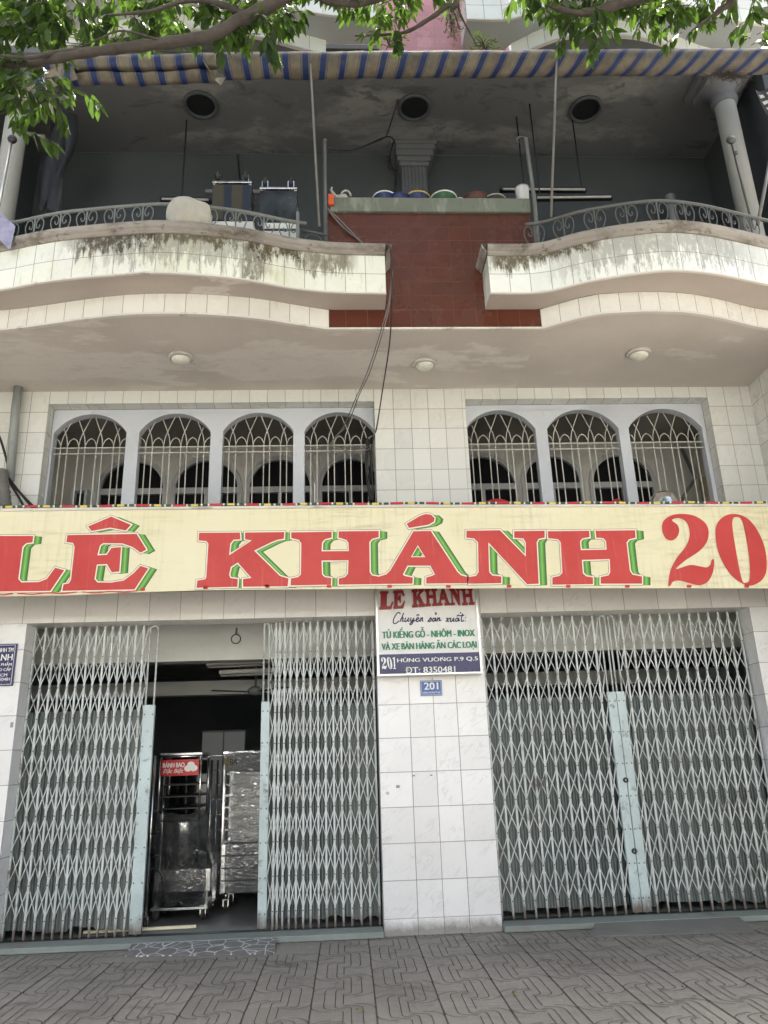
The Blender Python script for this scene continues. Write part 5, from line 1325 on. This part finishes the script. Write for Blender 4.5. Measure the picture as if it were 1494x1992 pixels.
b = MB(); b.box(x0 + .03, x1 - .03, CY - .008, CY, zs0, zs1); sg = b.build('sign_panel', M['cartred'], K)
text('BÁNH BAO', x0 + .045, x0 + .045 + (x1 - x0) * .50, zs0 + (zs1 - zs0) * .52, zs0 + (zs1 - zs0) * .90, CY - .0095, M['txt_white'], sg, bold=.03)
text('Đặc Biệt', x0 + .05, x0 + .045 + (x1 - x0) * .48, zs0 + (zs1 - zs0) * .10, zs0 + (zs1 - zs0) * .46, CY - .0095, M['txt_white'], sg, bold=.012, shear=.35)
b = MB(); cx_, cz0 = x1 - .115, (zs0 + zs1) / 2
for k_, (dx, dz, r) in enumerate(((-.03, -.01, .042), (.03, -.008, .042), (0, .028, .04))):
    b.poly([[(cx_ + dx + r * math.cos(a * .35), cz0 + dz + r * .8 * math.sin(a * .35)) for a in range(18)]], lambda x, z: (x, CY - .0092 - .0004 * k_, z))
b.build('bun_picture', M['txt_white'], sg, fix=False)
for k_, zz in enumerate((zs0 - .10, zs0 - .22, zs0 - .34, zs0 - .46)):
    b = MB(); b.box(x0 + .03, x1 - .03, CY + .02, CY + D - .02, zz, zz + .012); b.build('shelf', M['dark'], K)
b = MB(); b.box(x0 + .026, x1 - .026, CY + D - .015, CY + D - .008, zmid, zt0); b.build('rear_pane', M['darkglass2'], K)
b = MB()
zz = cz_(345, 1690).z; r0 = (x1 - x0) * .40; cxx = (x0 + x1) / 2 + .02; cyy = CY + .24
b.lathe([(0, zz + .001), (r0, zz + .001), (r0, zmid - .06), (r0 * .97, zmid - .045), (r0 * .9, zmid - .04), (0, zmid - .03)], (cxx, cyy, 0), n=40); b.build('steamer_drum', M['steel'], K)
xa, xb = cz_(302, 1710).x, cz_(411, 1710).x; za_, zb_ = cz_(355, 1690).z, cz_(355, 1734).z
b = MB(); b.box(xa, xb, CY - .05, CY + D, zb_, za_); b.build('tray_box', M['steel_mid'], K, bevel=.006)
zc_, zd_ = cz_(350, 1762).z, cz_(350, 1769).z
b = MB()
for x in (xa + .03, xb - .04):
    for y in (CY - .03, CY + D - .03): b.box(x - .016, x + .016, y - .016, y + .016, zd_ + .026, zb_ - .001)
b.build('leg', M['steel'], K)
b = MB(); b.box(xa - .02, xb - .02, CY - .055, CY + D, zd_, zd_ + .025); b.build('base_shelf', M['steel_mid'], K, bevel=.004)
for x in (xa + .03, xb - .07):
    for y in (CY - .02, CY + D - .05): caster(x, y, .052, K, .05)
# film wrapped round the drum and tray
ring = []; nr = 26; hs = [zmid + .03, zmid - .10, zmid - .22, za_ + .16, za_ + .05, za_ - .04, zb_ - .03, zd_ + .05]
V = []; rr = random.Random(2)
for j, z in enumerate(hs):
    t = max(0, min(1, (j - 1) / 3.0)); wx0 = (x0 - .012) * (1 - t) + (xa - .012) * t; wx1 = (x1 + .012) * (1 - t) + (xb + .012) * t; y0 = CY - .012 - .05 * t; y1 = CY + D + .02
    for i in range(nr):
        a = 2 * math.pi * i / nr; c_, s_ = math.cos(a), math.sin(a); k = 1 / max(abs(c_), abs(s_)) * .5
        V.append(((wx0 + wx1) / 2 + c_ * k * (wx1 - wx0) + rr.uniform(-.010, .010), (y0 + y1) / 2 + s_ * k * (y1 - y0) + rr.uniform(-.010, .010), z + rr.uniform(-.02, .02)))
b = MB(); b.mesh(V, [(j * nr + i, j * nr + (i + 1) % nr, (j + 1) * nr + (i + 1) % nr, (j + 1) * nr + i) for j in range(len(hs) - 1) for i in range(nr)], 0, True); b.build('cling_film', M['wrap'], K, fix=False)
b = MB(); b.tube(cat([cz_(303, 1692) + Vector((0, -.06, 0)), cz_(315, 1697) + Vector((0, -.065, 0)), cz_(319, 1720) + Vector((0, -.06, 0)), cz_(317, 1755) + Vector((0, -.05, 0))], 6), .006, 6); b.build('power_cord', M['blackcable'], K)

QY = 9.15
def cq(x, y): return pY(x, y, QY)
Q = thing('display_cabinet', 'tall film-wrapped steel display cabinet right of the bun cart', 'cabinet', (cq(480, 1750).x, QY, .05))
x0, x1 = cq(432, 1600).x, cq(432, 1600).x + .78; zt0, z_b = cq(470, 1466).z, cq(470, 1737).z; zsh = cq(470, 1640).z; D = .5
b = MB()
for x in (x0 + .012, x1 - .012):
    for y in (QY + .012, QY + D): b.box(x - .012, x + .012, y - .012, y + .012, z_b, zt0)
b.build('frame_post', M['chrome'], Q)
b = MB(); b.box(x0 - .01, x1 + .01, QY - .012, QY + D + .01, zt0 + .001, zt0 + .03); b.build('roof', M['steel'], Q, bevel=.004)
z_ = cq(470, 1500).z
b = MB(); b.box(x0 + .025, x1 - .025, QY + .002, QY + .01, z_, zt0 - .02); sg = b.build('sign_panel', M['signwhite'], Q)
b = MB(); b.box(x0 + .027, x0 + .06, QY - .001, QY + .0015, z_ + .05, zt0 - .03); b.build('yellow_strip', M['yellow'], sg)
text('BÁ', x0 + .07, x0 + .15, z_ + .07, zt0 - .035, QY - .001, M['txt_brown'], sg, bold=.03)
k = 0
while z_ - .04 > zsh:
    b = MB(); b.box(x0 + .025, x1 - .025, QY + .005, QY + D - .01, z_ - .035, z_ - .012); b.build('shelf', M['steel'], Q)
    z_ -= .118; k += 1
b = MB(); b.box(x0 + .025, x1 - .025, QY + D - .006, QY + D - .001, zsh, zt0); b.build('rear_pane', M['steel_mid'], Q)
nd = 4; hh_ = (zsh - z_b) / nd
for i in range(nd):
    b = MB(); b.box(x0 + .002, x1 - .002, QY - .01, QY + D - .02, z_b + i * hh_ + .004, z_b + (i + 1) * hh_ - .004); b.build('drawer', M['steel_mid'], Q, bevel=.006)
for x in (x0 + .06, x1 - .06):
    for y in (QY + .05, QY + D - .06): 
        b = MB(); b.tube([(x, y, .17), (x, y, z_b)], .015, 8); b.build('leg', M['steel_mid'], Q); caster(x, y, .052, Q, .04)
V = []; hs = [zt0 + .035, zt0 - .15, zt0 - .4, zt0 - .7, zt0 - 1.0, z_b]
for j, z in enumerate(hs):
    for i in range(nr):
        a = 2 * math.pi * i / nr; c_, s_ = math.cos(a), math.sin(a); k = 1 / max(abs(c_), abs(s_)) * .5
        V.append(((x0 + x1) / 2 + c_ * k * (x1 - x0 + .04) + rr.uniform(-.006, .006), QY + D / 2 + s_ * k * (D + .05) + rr.uniform(-.006, .006), z + rr.uniform(-.02, .02)))
b = MB(); b.mesh(V, [(j * nr + i, j * nr + (i + 1) % nr, (j + 1) * nr + (i + 1) % nr, (j + 1) * nr + i) for j in range(len(hs) - 1) for i in range(nr)], 0, True); b.build('cling_film', M['wrap'], Q, fix=False)

def cl(x, y): return pY(x, y, 8.45)
L_ = thing('steel_trolley', 'narrow steel trolley half hidden behind the left gate leaf', 'trolley', (-2.06, 8.5, .05))
xa = cl(294, 1600).x
b = MB()
for dx, dy in ((0, 0), (-.36, 0), (0, .5), (-.36, .5)): b.tube([(xa + dx, 8.45 + dy, .13), (xa + dx, 8.45 + dy, cl(300, 1470).z)], .014, 8)
b.build('frame_post', M['chrome'], L_)
b = MB(); b.box(xa - .36, xa - .012, 8.46, 8.95, .55, .56); b.box(xa - .36, xa - .012, 8.46, 8.95, 1.1, 1.11); b.build('shelf', M['steel_mid'], L_)
b = MB(); b.box(xa - .36, xa - .014, 8.44, 8.446, .16, .8); b.build('side_panel', M['steel_mid'], L_)
for y in (1622, 1668):
    q = cl(296, y); b = MB(); b.tube([q, q + Vector((.01, -.06, .005)), q + Vector((.10, -.08, .03))], .012, 8); b.build('handle', M['black'], L_)
for dx, dy in ((0, 0), (-.36, 0), (0, .5), (-.36, .5)): caster(xa + dx, 8.45 + dy, .052, L_, .035)
b = MB(); a, c = pZ(283, 1812, .066), pZ(384, 1805, .066); a, c = Vector((-2.55, 8.24, .0775)), Vector((-1.50, 8.29, .0775)); b.obox(a, c, .04, .024, (0, 0, 1))
tag(b.build('wooden_strip', M['wood'], None, (-2.0, 8.26, .066)), 'pale wooden strip lying on the floor of the open doorway', 'strip')
RK = thing('steel_rack', 'dark steel tray rack standing between the bun cart and the film-wrapped cabinet', 'rack', (-1.62, 9.9, .05))
b = MB(); xr0, xr1 = pY(408, 1600, 9.9).x, pY(434, 1600, 9.9).x + .06; zr = pY(420, 1478, 9.9).z
for x in (xr0, xr1):
    for y in (9.9, 10.35): b.tube([(x, y, .052), (x, y, zr)], .014, 8)
b.build('frame_post', M['chrome'], RK)
for k_ in range(9): b = MB(); b.box(xr0, xr1, 9.9, 10.35, .3 + k_ * .17, .306 + k_ * .17); b.build('tray', M['steel_mid'], RK)
# dim cabinets in the depth of the shop
for (xa, xb, Y, z, lab) in ((-2.2, -1.55, 12.0, 2.05, 'dim grey cabinet deep in the shop behind the bun cart'), (-1.3, -.3, 13.0, 2.5, 'tall dim blue-grey cabinet at the back of the shop')):
    o = thing('storage_cabinet', lab, 'cabinet', ((xa + xb) / 2, Y, .05))
    b = MB(); b.box(xa, xb, Y, Y + .5, .052, z); b.build('carcass', M['roomdark'], o, bevel=.008)
    for s in (0, 1):
        xm = (xa + xb) / 2; b = MB(); b.box((xa, xm)[s] + .012, (xm, xb)[s] - .012, Y - .018, Y - .001, .12, z - .03); d_ = b.build('door', M['frame'], o)
        b = MB(); b.tube([(xm + (-.04, .04)[s], Y - .035, 1.1), (xm + (-.04, .04)[s], Y - .035, 1.25)], .006, 6); b.build('handle', M['chrome'], d_)
# ring hook on the beam, fan, tubes
q = pY(459, 1243, 8.74); o = thing('hanging_ring', 'metal ring hanging on the pale beam above the open doorway', 'ring', q)
b = MB(); b.tube([(q.x + .052 * math.cos(a * .3307), 8.735, q.z + .052 * math.sin(a * .3307)) for a in range(20)], .006, 6); b.build('hoop', M['iron'], o)
b = MB(); b.obox((q.x, 8.737, q.z + .055), (q.x + .006, 8.737, q.z + .125), .022, .008); b.build('hook', M['iron'], o)
FY = 9.9
q = pY(497, 1345, FY); fz = q.z; F_ = thing('ceiling_fan', 'dark ceiling fan hanging inside the open doorway', 'fan', (q.x, FY, 3.29))
b = MB(); b.tube([(q.x, FY, 3.295), (q.x, FY, fz + .05)], .012, 8); b.build('rod', M['alu'], F_)
b = MB(); b.lathe([(0, fz + .07), (.05, fz + .06), (.10, fz + .02), (.10, fz - .02), (.05, fz - .05), (0, fz - .05)], (q.x, FY, 0), n=20); b.build('motor', M['roomdark'], F_)
for a in (200, 320, 80):
    d = Vector((math.cos(R_(a)), math.sin(R_(a)), 0)); b = MB(); b.obox(Vector((q.x, FY, fz - .005)) + d * .09, Vector((q.x, FY, fz + .01)) + d * .55, .11, .008, (0, 0, 1)); b.build('blade', M['dark'], F_)
for (xa, ya, xb, yb, Y, lab) in ((402, 1291, 520, 1286, 9.3, 'upper slim tube light on the shop ceiling inside the open doorway'), (427, 1308, 540, 1303, 9.6, 'lower slim tube light behind the fan rod inside the shop')):
    a, c = pY(xa, ya, Y), pY(xb, yb, Y); o = thing('tube_light', lab, 'light fitting', a.lerp(c, .5), 'tube lights in the shop')
    b = MB(); b.obox(a, c, .05, .05); b.build('channel', M['room'], o); b = MB(); b.tube([a + Vector((.02, -.01, -.045)), c + Vector((-.02, -.01, -.045))], .013, 8); b.build('tube', M['lamprim'], o)
    b = MB(); b.tube([a.lerp(c, .3), a.lerp(c, .3) + Vector((0, 0, 3.299 - a.z))], .006, 6); b.tube([a.lerp(c, .8), a.lerp(c, .8) + Vector((0, 0, 3.299 - c.z))], .006, 6); b.build('hanger', M['dark'], o)

# ================================================================== NEIGHBOUR at the left
N_ = thing('neighbour_house', 'pale plastered neighbouring house at the left edge of the picture', 'building', (-5.2, 6.9, 0))
b = MB(); b.box(-8, -4.42, 6.3, 9, 5.0, 13); b.box(-8, -5.21, 7.0, 9, 0, 5.0); b.build('wall', M['trim'], N_)
b = MB(); b.box(-8, -4.36, 6.22, 9.0, 8.6, 8.75); b.build('ledge', M['trim'], N_)

# ================================================================== sunlit row across the street (lights and reflects in the shopfront)
for i, (xa, xb, hh_, mt, lab) in enumerate(((-14, -6.2, 10, 'opp_a', 'sunlit cream house across the street, left'), (-6, 3.6, 12, 'opp_b', 'sunlit white house straight across the street'), (3.8, 14, 9, 'opp_a', 'sunlit cream house across the street, right'))):
    o = thing('opposite_house', lab, 'building', ((xa + xb) / 2, -15, -.14), 'houses across the street')
    loops = [[(xa, -.14), (xb, -.14), (xb, hh_), (xa, hh_)]]; nw = 4
    for r in range(int(hh_ / 3.3)):
        for k in range(nw):
            c_ = xa + (xb - xa) * (k + .5) / nw; loops.append([(c_ - .6, r * 3.3 + (.9 if r else .05)), (c_ + .6, r * 3.3 + (.9 if r else .05)), (c_ + .6, r * 3.3 + 2.4), (c_ - .6, r * 3.3 + 2.4)])
    b = MB(); b.prism(loops, lambda x, z: (x, -15, z), lambda x, z: (x, -15.25, z)); b.build('wall', M[mt], o)
    for l in loops[1:]: b = MB(); b.box(l[0][0] + .002, l[1][0] - .002, -15.2, -15.12, l[0][1] + .002, l[2][1] - .002); b.build('window', M['glass'], o)
# ================================================================== TREE
class Leaves:
    def __init__(s): s.v = []; s.f = []
    def leaf(s, p, d, up, L, W):
        d = d.normalized(); x = d.cross(up)
        if x.length < 1e-3: x = d.cross(Vector((1, 0, 0)))
        x.normalize(); n = x.cross(d); k = len(s.v)
        droop = Vector((0, 0, -1)) * L * .12
        s.v += [p, p + d * L * .3 + x * W * .42 + n * W * .12, p + d * L * .62 + x * W * .40 + n * W * .10 + droop * .4, p + d * L + droop,
                p + d * L * .62 - x * W * .40 + n * W * .10 + droop * .4, p + d * L * .3 - x * W * .42 + n * W * .12, p + d * L * .4, p + d * L * .7 + droop * .4]
        s.f += [(k, k + 1, k + 6), (k + 1, k + 2, k + 7, k + 6), (k + 2, k + 3, k + 7), (k, k + 6, k + 5), (k + 6, k + 7, k + 4, k + 5), (k + 7, k + 3, k + 4)]
    def spray(s, p, d, rnd, n=7, L=.11, twigs=None):
        """pinnate leaf: rachis with paired leaflets that hang"""
        d = d.normalized(); pts = [p]
        for i in range(n):
            d = (d + Vector((rnd.uniform(-.12, .12), rnd.uniform(-.12, .12), -.13))).normalized(); pts.append(pts[-1] + d * L * .36)
            side = d.cross(Vector((0, 0, 1)))
            if side.length < 1e-3: side = Vector((1, 0, 0))
            side.normalize()
            for sg in (-1, 1):
                if rnd.random() < .12: continue
                ld = d * .5 + side * sg * .6 + Vector((0, 0, -.85)) + Vector((rnd.uniform(-.3, .3), rnd.uniform(-.3, .3), rnd.uniform(-.3, .15)))
                l = L * rnd.uniform(.75, 1.15)
                s.leaf(pts[-1], ld, Vector((rnd.uniform(-.5, .5), rnd.uniform(-.5, .5), 1)), l, l * rnd.uniform(.40, .52))
        s.leaf(pts[-1], d + Vector((0, 0, -.3)), Vector((0, 0, 1)), L, L * .4)
        if twigs is not None: twigs.tube(pts, .0032, 4, cap=False)
    def build(s, name, mat, parent):
        b = MB(); off = WLOC[parent]
        me = bpy.data.meshes.new(name); me.from_pydata([tuple(v - off) for v in s.v], [], s.f); me.materials.append(mat); me.polygons.foreach_set('use_smooth', [True] * len(s.f)); me.update()
        o = bpy.data.objects.new(name, me); link(o, parent, off); return o
rnd = random.Random(21)
TB = Vector((3.3, 1.7, 0))
TR = thing('street_tree', 'leafy street tree whose branches hang into the top of the picture', 'tree', TB)
trunk = MB(); tp = cat([TB + Vector(v) for v in ((0, 0, -.02), (.03, .05, 1.2), (-.08, .15, 2.8), (-.18, .3, 4.4), (-.35, .5, 5.9))], 6)
trunk.tube(tp, [.24 - .10 * i / (len(tp) - 1) for i in range(len(tp))], 14); trunk.build('trunk', M['bark'], TR)
top = tp[-1]; YB = 3.7
limbs = MB()
def limb(pts, r0, r1, per=6):
    P = cat(pts, per); n = len(P); L = [r0 + (r1 - r0) * i / (n - 1) + .004 * math.sin(i * 1.7) * r0 / .06 for i in range(n)]; limbs.tube(P, L, 10); return P
main = limb([top, Vector((2.0, 2.7, 7.3)), Vector((.8, 3.4, 7.5)), pY(640, -75, YB), pY(545, -2, YB), pY(470, 38, YB), pY(405, 70, YB), pY(320, 84, YB), pY(235, 94, YB), pY(150, 106, YB), pY(70, 122, YB), pY(0, 127, YB), pY(-80, 140, YB)], .060, .017)
limb([pY(480, 30, YB), pY(420, 5, YB), pY(360, 2, YB), pY(290, 22, YB), pY(210, 30, YB + .1)], .022, .007)
limb([pY(215, 97, YB), pY(120, 100, YB), pY(60, 112, YB - .1), pY(0, 108, YB - .15)], .018, .008)
limb([pY(330, 84, YB), pY(240, 60, YB - .1), pY(195, 75, YB - .1), pY(160, 90, YB)], .008, .004)
limb([Vector((.8, 3.4, 7.5)), pY(890, -20, 3.9), pY(868, 12, 4.0), pY(830, 40, 4.1), pY(790, 62, 4.2), pY(744, 68, 4.3), pY(690, 70, 4.3)], .026, .006)
limb([pY(640, -75, YB), pY(620, -8, 3.9), pY(690, 8, 4.0), pY(750, -6, 4.0)], .03, .02)
limb([top, Vector((2.6, 3.0, 7.0)), pY(1300, -50, 3.8), pY(1200, 8, 3.9), pY(1130, 25, 3.9), pY(1060, 10, 3.9)], .08, .010)
limb([Vector((2.6, 3.0, 7.0)), pY(1430, -30, 3.8), pY(1400, 20, 3.9), pY(1345, 60, 3.9)], .05, .006)
limb([Vector((2.6, 3.0, 7.0)), pY(1500, -20, 3.7), pY(1510, 60, 3.8)], .05, .006)
limb([pY(890, -20, 3.9), pY(893, 20, 4.2), pY(912, 60, 4.4), pY(930, 92, 4.5)], .012, .003)
limb([top, Vector((3.6, 2.6, 8.0)), Vector((4.2, 3.4, 8.8))], .10, .03); limb([top, Vector((1.8, 1.4, 8.2)), Vector((.2, 1.2, 9.0))], .10, .03); limb([Vector((.8, 3.4, 7.5)), Vector((-.8, 3.0, 8.6)), Vector((-2.4, 2.7, 9.0))], .06, .02)
limb([Vector((.8, 3.4, 7.5)), Vector((.4, 4.2, 8.3)), Vector((-.2, 4.7, 9.0))], .04, .012); limb([Vector((.4, 4.2, 8.3)), Vector((-1.0, 4.6, 8.7)), Vector((-2.2, 4.8, 9.0))], .03, .01); limb([Vector((2.6, 3.0, 7.0)), Vector((2.6, 4.2, 8.2)), Vector((2.2, 4.8, 9.0))], .05, .012)
limb([top, Vector((3.6, 1.2, 8.0)), Vector((4.4, .6, 9.0))], .08, .02)
limbs.build('limbs', M['bark'], TR)
lv = Leaves(); tw = MB()
CL = [  # cluster centre px x, y, half widths, sprays, depth
 (30, 30, 55, 45, 14, 3.7), (100, 25, 60, 40, 13, 3.8), (60, 85, 60, 40, 12, 3.7), (150, 60, 45, 35, 7, 3.9), (25, 150, 35, 40, 8, 3.6), (60, 195, 42, 30, 8, 3.6), (92, 215, 25, 22, 4, 3.55), (20, 230, 20, 30, 4, 3.6),
 (200, 15, 50, 25, 7, 3.8), (280, 70, 40, 24, 5, 3.9), (300, 15, 40, 20, 5, 3.8), (350, 40, 45, 35, 10, 3.8), (430, 30, 50, 35, 12, 3.7), (470, 70, 35, 30, 9, 3.75), (520, 75, 32, 30, 9, 3.6), (545, 35, 30, 30, 7, 3.7), (440, 75, 30, 14, 4, 3.6),
 (620, 5, 35, 15, 5, 3.9), (690, 10, 35, 18, 6, 3.9), (735, 40, 30, 40, 8, 4.1), (780, 15, 30, 25, 6, 4.0), (750, 85, 16, 14, 2, 4.1), (840, -5, 30, 10, 3, 3.9),
 (1040, 10, 35, 20, 6, 3.9), (1090, 30, 40, 35, 12, 3.8), (1140, 45, 35, 35, 10, 3.8), (1160, 85, 14, 14, 2, 3.7), (1200, 25, 40, 30, 9, 3.9), (1255, 35, 40, 35, 9, 3.9), (1310, 40, 40, 35, 9, 3.9), (1365, 45, 30, 40, 7, 3.9), (1340, 5, 40, 20, 6, 3.8), (1430, 5, 50, 20, 8, 3.8), (1470, 50, 30, 50, 7, 3.8), (1480, 120, 15, 30, 2, 3.9)]
for (cx_, cy0, rx, ry, n_, Y) in CL:
    for i in range(int(n_ * (2.1 if cx_ < 580 and cy0 < 130 else 1.8))):
        q = pY(cx_ + rnd.gauss(0, rx * .55), cy0 - 32 + rnd.gauss(0, ry * .55), Y + .3 + rnd.uniform(-.3, .3))
        a = rnd.uniform(0, 6.28); lv.spray(q, Vector((math.cos(a), math.sin(a) * .8, rnd.uniform(-.5, .25))), rnd, rnd.randint(3, 4), rnd.uniform(.082, .118), tw)
# the rest of the crown, unseen, massed sunward to shade the visible leaves
for i in range(1500):
    c = rnd.choice(((-2.0, 4.7, 8.9), (-.8, 4.6, 8.7), (.6, 4.7, 8.9), (1.9, 4.7, 8.8), (3.2, 4.7, 8.8), (-1.6, 4.3, 8.6), (2.6, 4.2, 8.3), (2.6, 2.6, 8.0), (.6, 2.4, 8.3), (-1.4, 2.9, 8.4), (3.9, 2.2, 8.2), (1.5, 3.2, 8.0), (4.2, 1.2, 8.4), (-.3, 1.4, 8.6)))
    q = Vector((rnd.gauss(c[0], .75), rnd.gauss(c[1], .6), rnd.gauss(c[2], .45)))
    if (q - Vector((0, 0, EYE))).dot(CU) / max(.1, (q - Vector((0, 0, EYE))).dot(CF)) < .72: continue
    a = rnd.uniform(0, 6.28); lv.spray(q, Vector((math.cos(a), math.sin(a), rnd.uniform(-.3, .4))), rnd, 5, .12)
lv.build('crown', M['leaf'], TR); tw.build('twigs', M['bark'], TR)
# small plants on the top balcony
def sprig(name, label, base, n_, mat, L, spread_, dz):
    o = thing(name, label, 'plant', base); l = Leaves(); s = MB()
    for i in range(n_):
        a = rnd.uniform(0, 6.28); q = base + Vector((rnd.gauss(0, spread_), rnd.gauss(0, .04), rnd.uniform(min(0, dz), max(0, dz))))
        s.tube([base, base.lerp(q, .5) + Vector((0, 0, .03)), q], .004, 5, cap=False)
        for k_ in range(4): l.leaf(q + Vector((rnd.uniform(-.04, .04), rnd.uniform(-.04, .04), rnd.uniform(-.04, .04))), Vector((rnd.uniform(-1, 1), rnd.uniform(-1, .2), rnd.uniform(-.8, .5))), Vector((rnd.uniform(-.4, .4), 0, 1)), L * rnd.uniform(.7, 1.2), L * .42)
    l.build('leaves', mat, o); s.build('stem', M['bark'], o)
sprig('potted_sprig', 'bright green sprig growing at the top balcony edge right of the pink panel', pY(945, 96, 6.0), 12, M['sprig'], .06, .07, .22)
sprig('hanging_vine', 'dry pale vine hanging down the right side of the pink panel', pY(878, 8, 6.2), 46, M['dryvine'], .045, .045, -.45)
sprig('potted_sprig', 'bright green weeds left of the pink panel on the top balcony', pY(757, 92, 6.1), 12, M['sprig'], .07, .08, .14)
sprig('potted_sprig', 'leafy green shrub on the top balcony behind the left branch', pY(215, 100, 6.0), 40, M['sprig'], .09, .35, .25)
# fallen leaves
FL = [((995, 1937), 30), ((1352, 1944), 80), ((690, 1969), 10), ((1287, 1880), 140), ((1322, 1893), 200), ((1328, 1925), 60), ((1284, 1956), 15), ((1063, 1924), 100)]
for i, ((x, y), a) in enumerate(FL):
    q = pZ(x, y, .006); l = Leaves(); sc = .075 if i < 3 else .045
    l.leaf(Vector((0, 0, .012)), Vector((math.cos(R_(a)), math.sin(R_(a)), .05)), Vector((.25, .1, 1)), sc, sc * .45)
    me = bpy.data.meshes.new('fallen_leaf'); me.from_pydata([tuple(v) for v in l.v], [], l.f); me.materials.append(M['fallen'] if i not in (5, 6) else M['bark']); me.update()
    o = bpy.data.objects.new('fallen_leaf', me); o.location = q; link(o, None, q)
    tag(o, 'dry fallen leaf lying on the grey paved pavement', 'leaf', 'fallen leaves on the pavement')
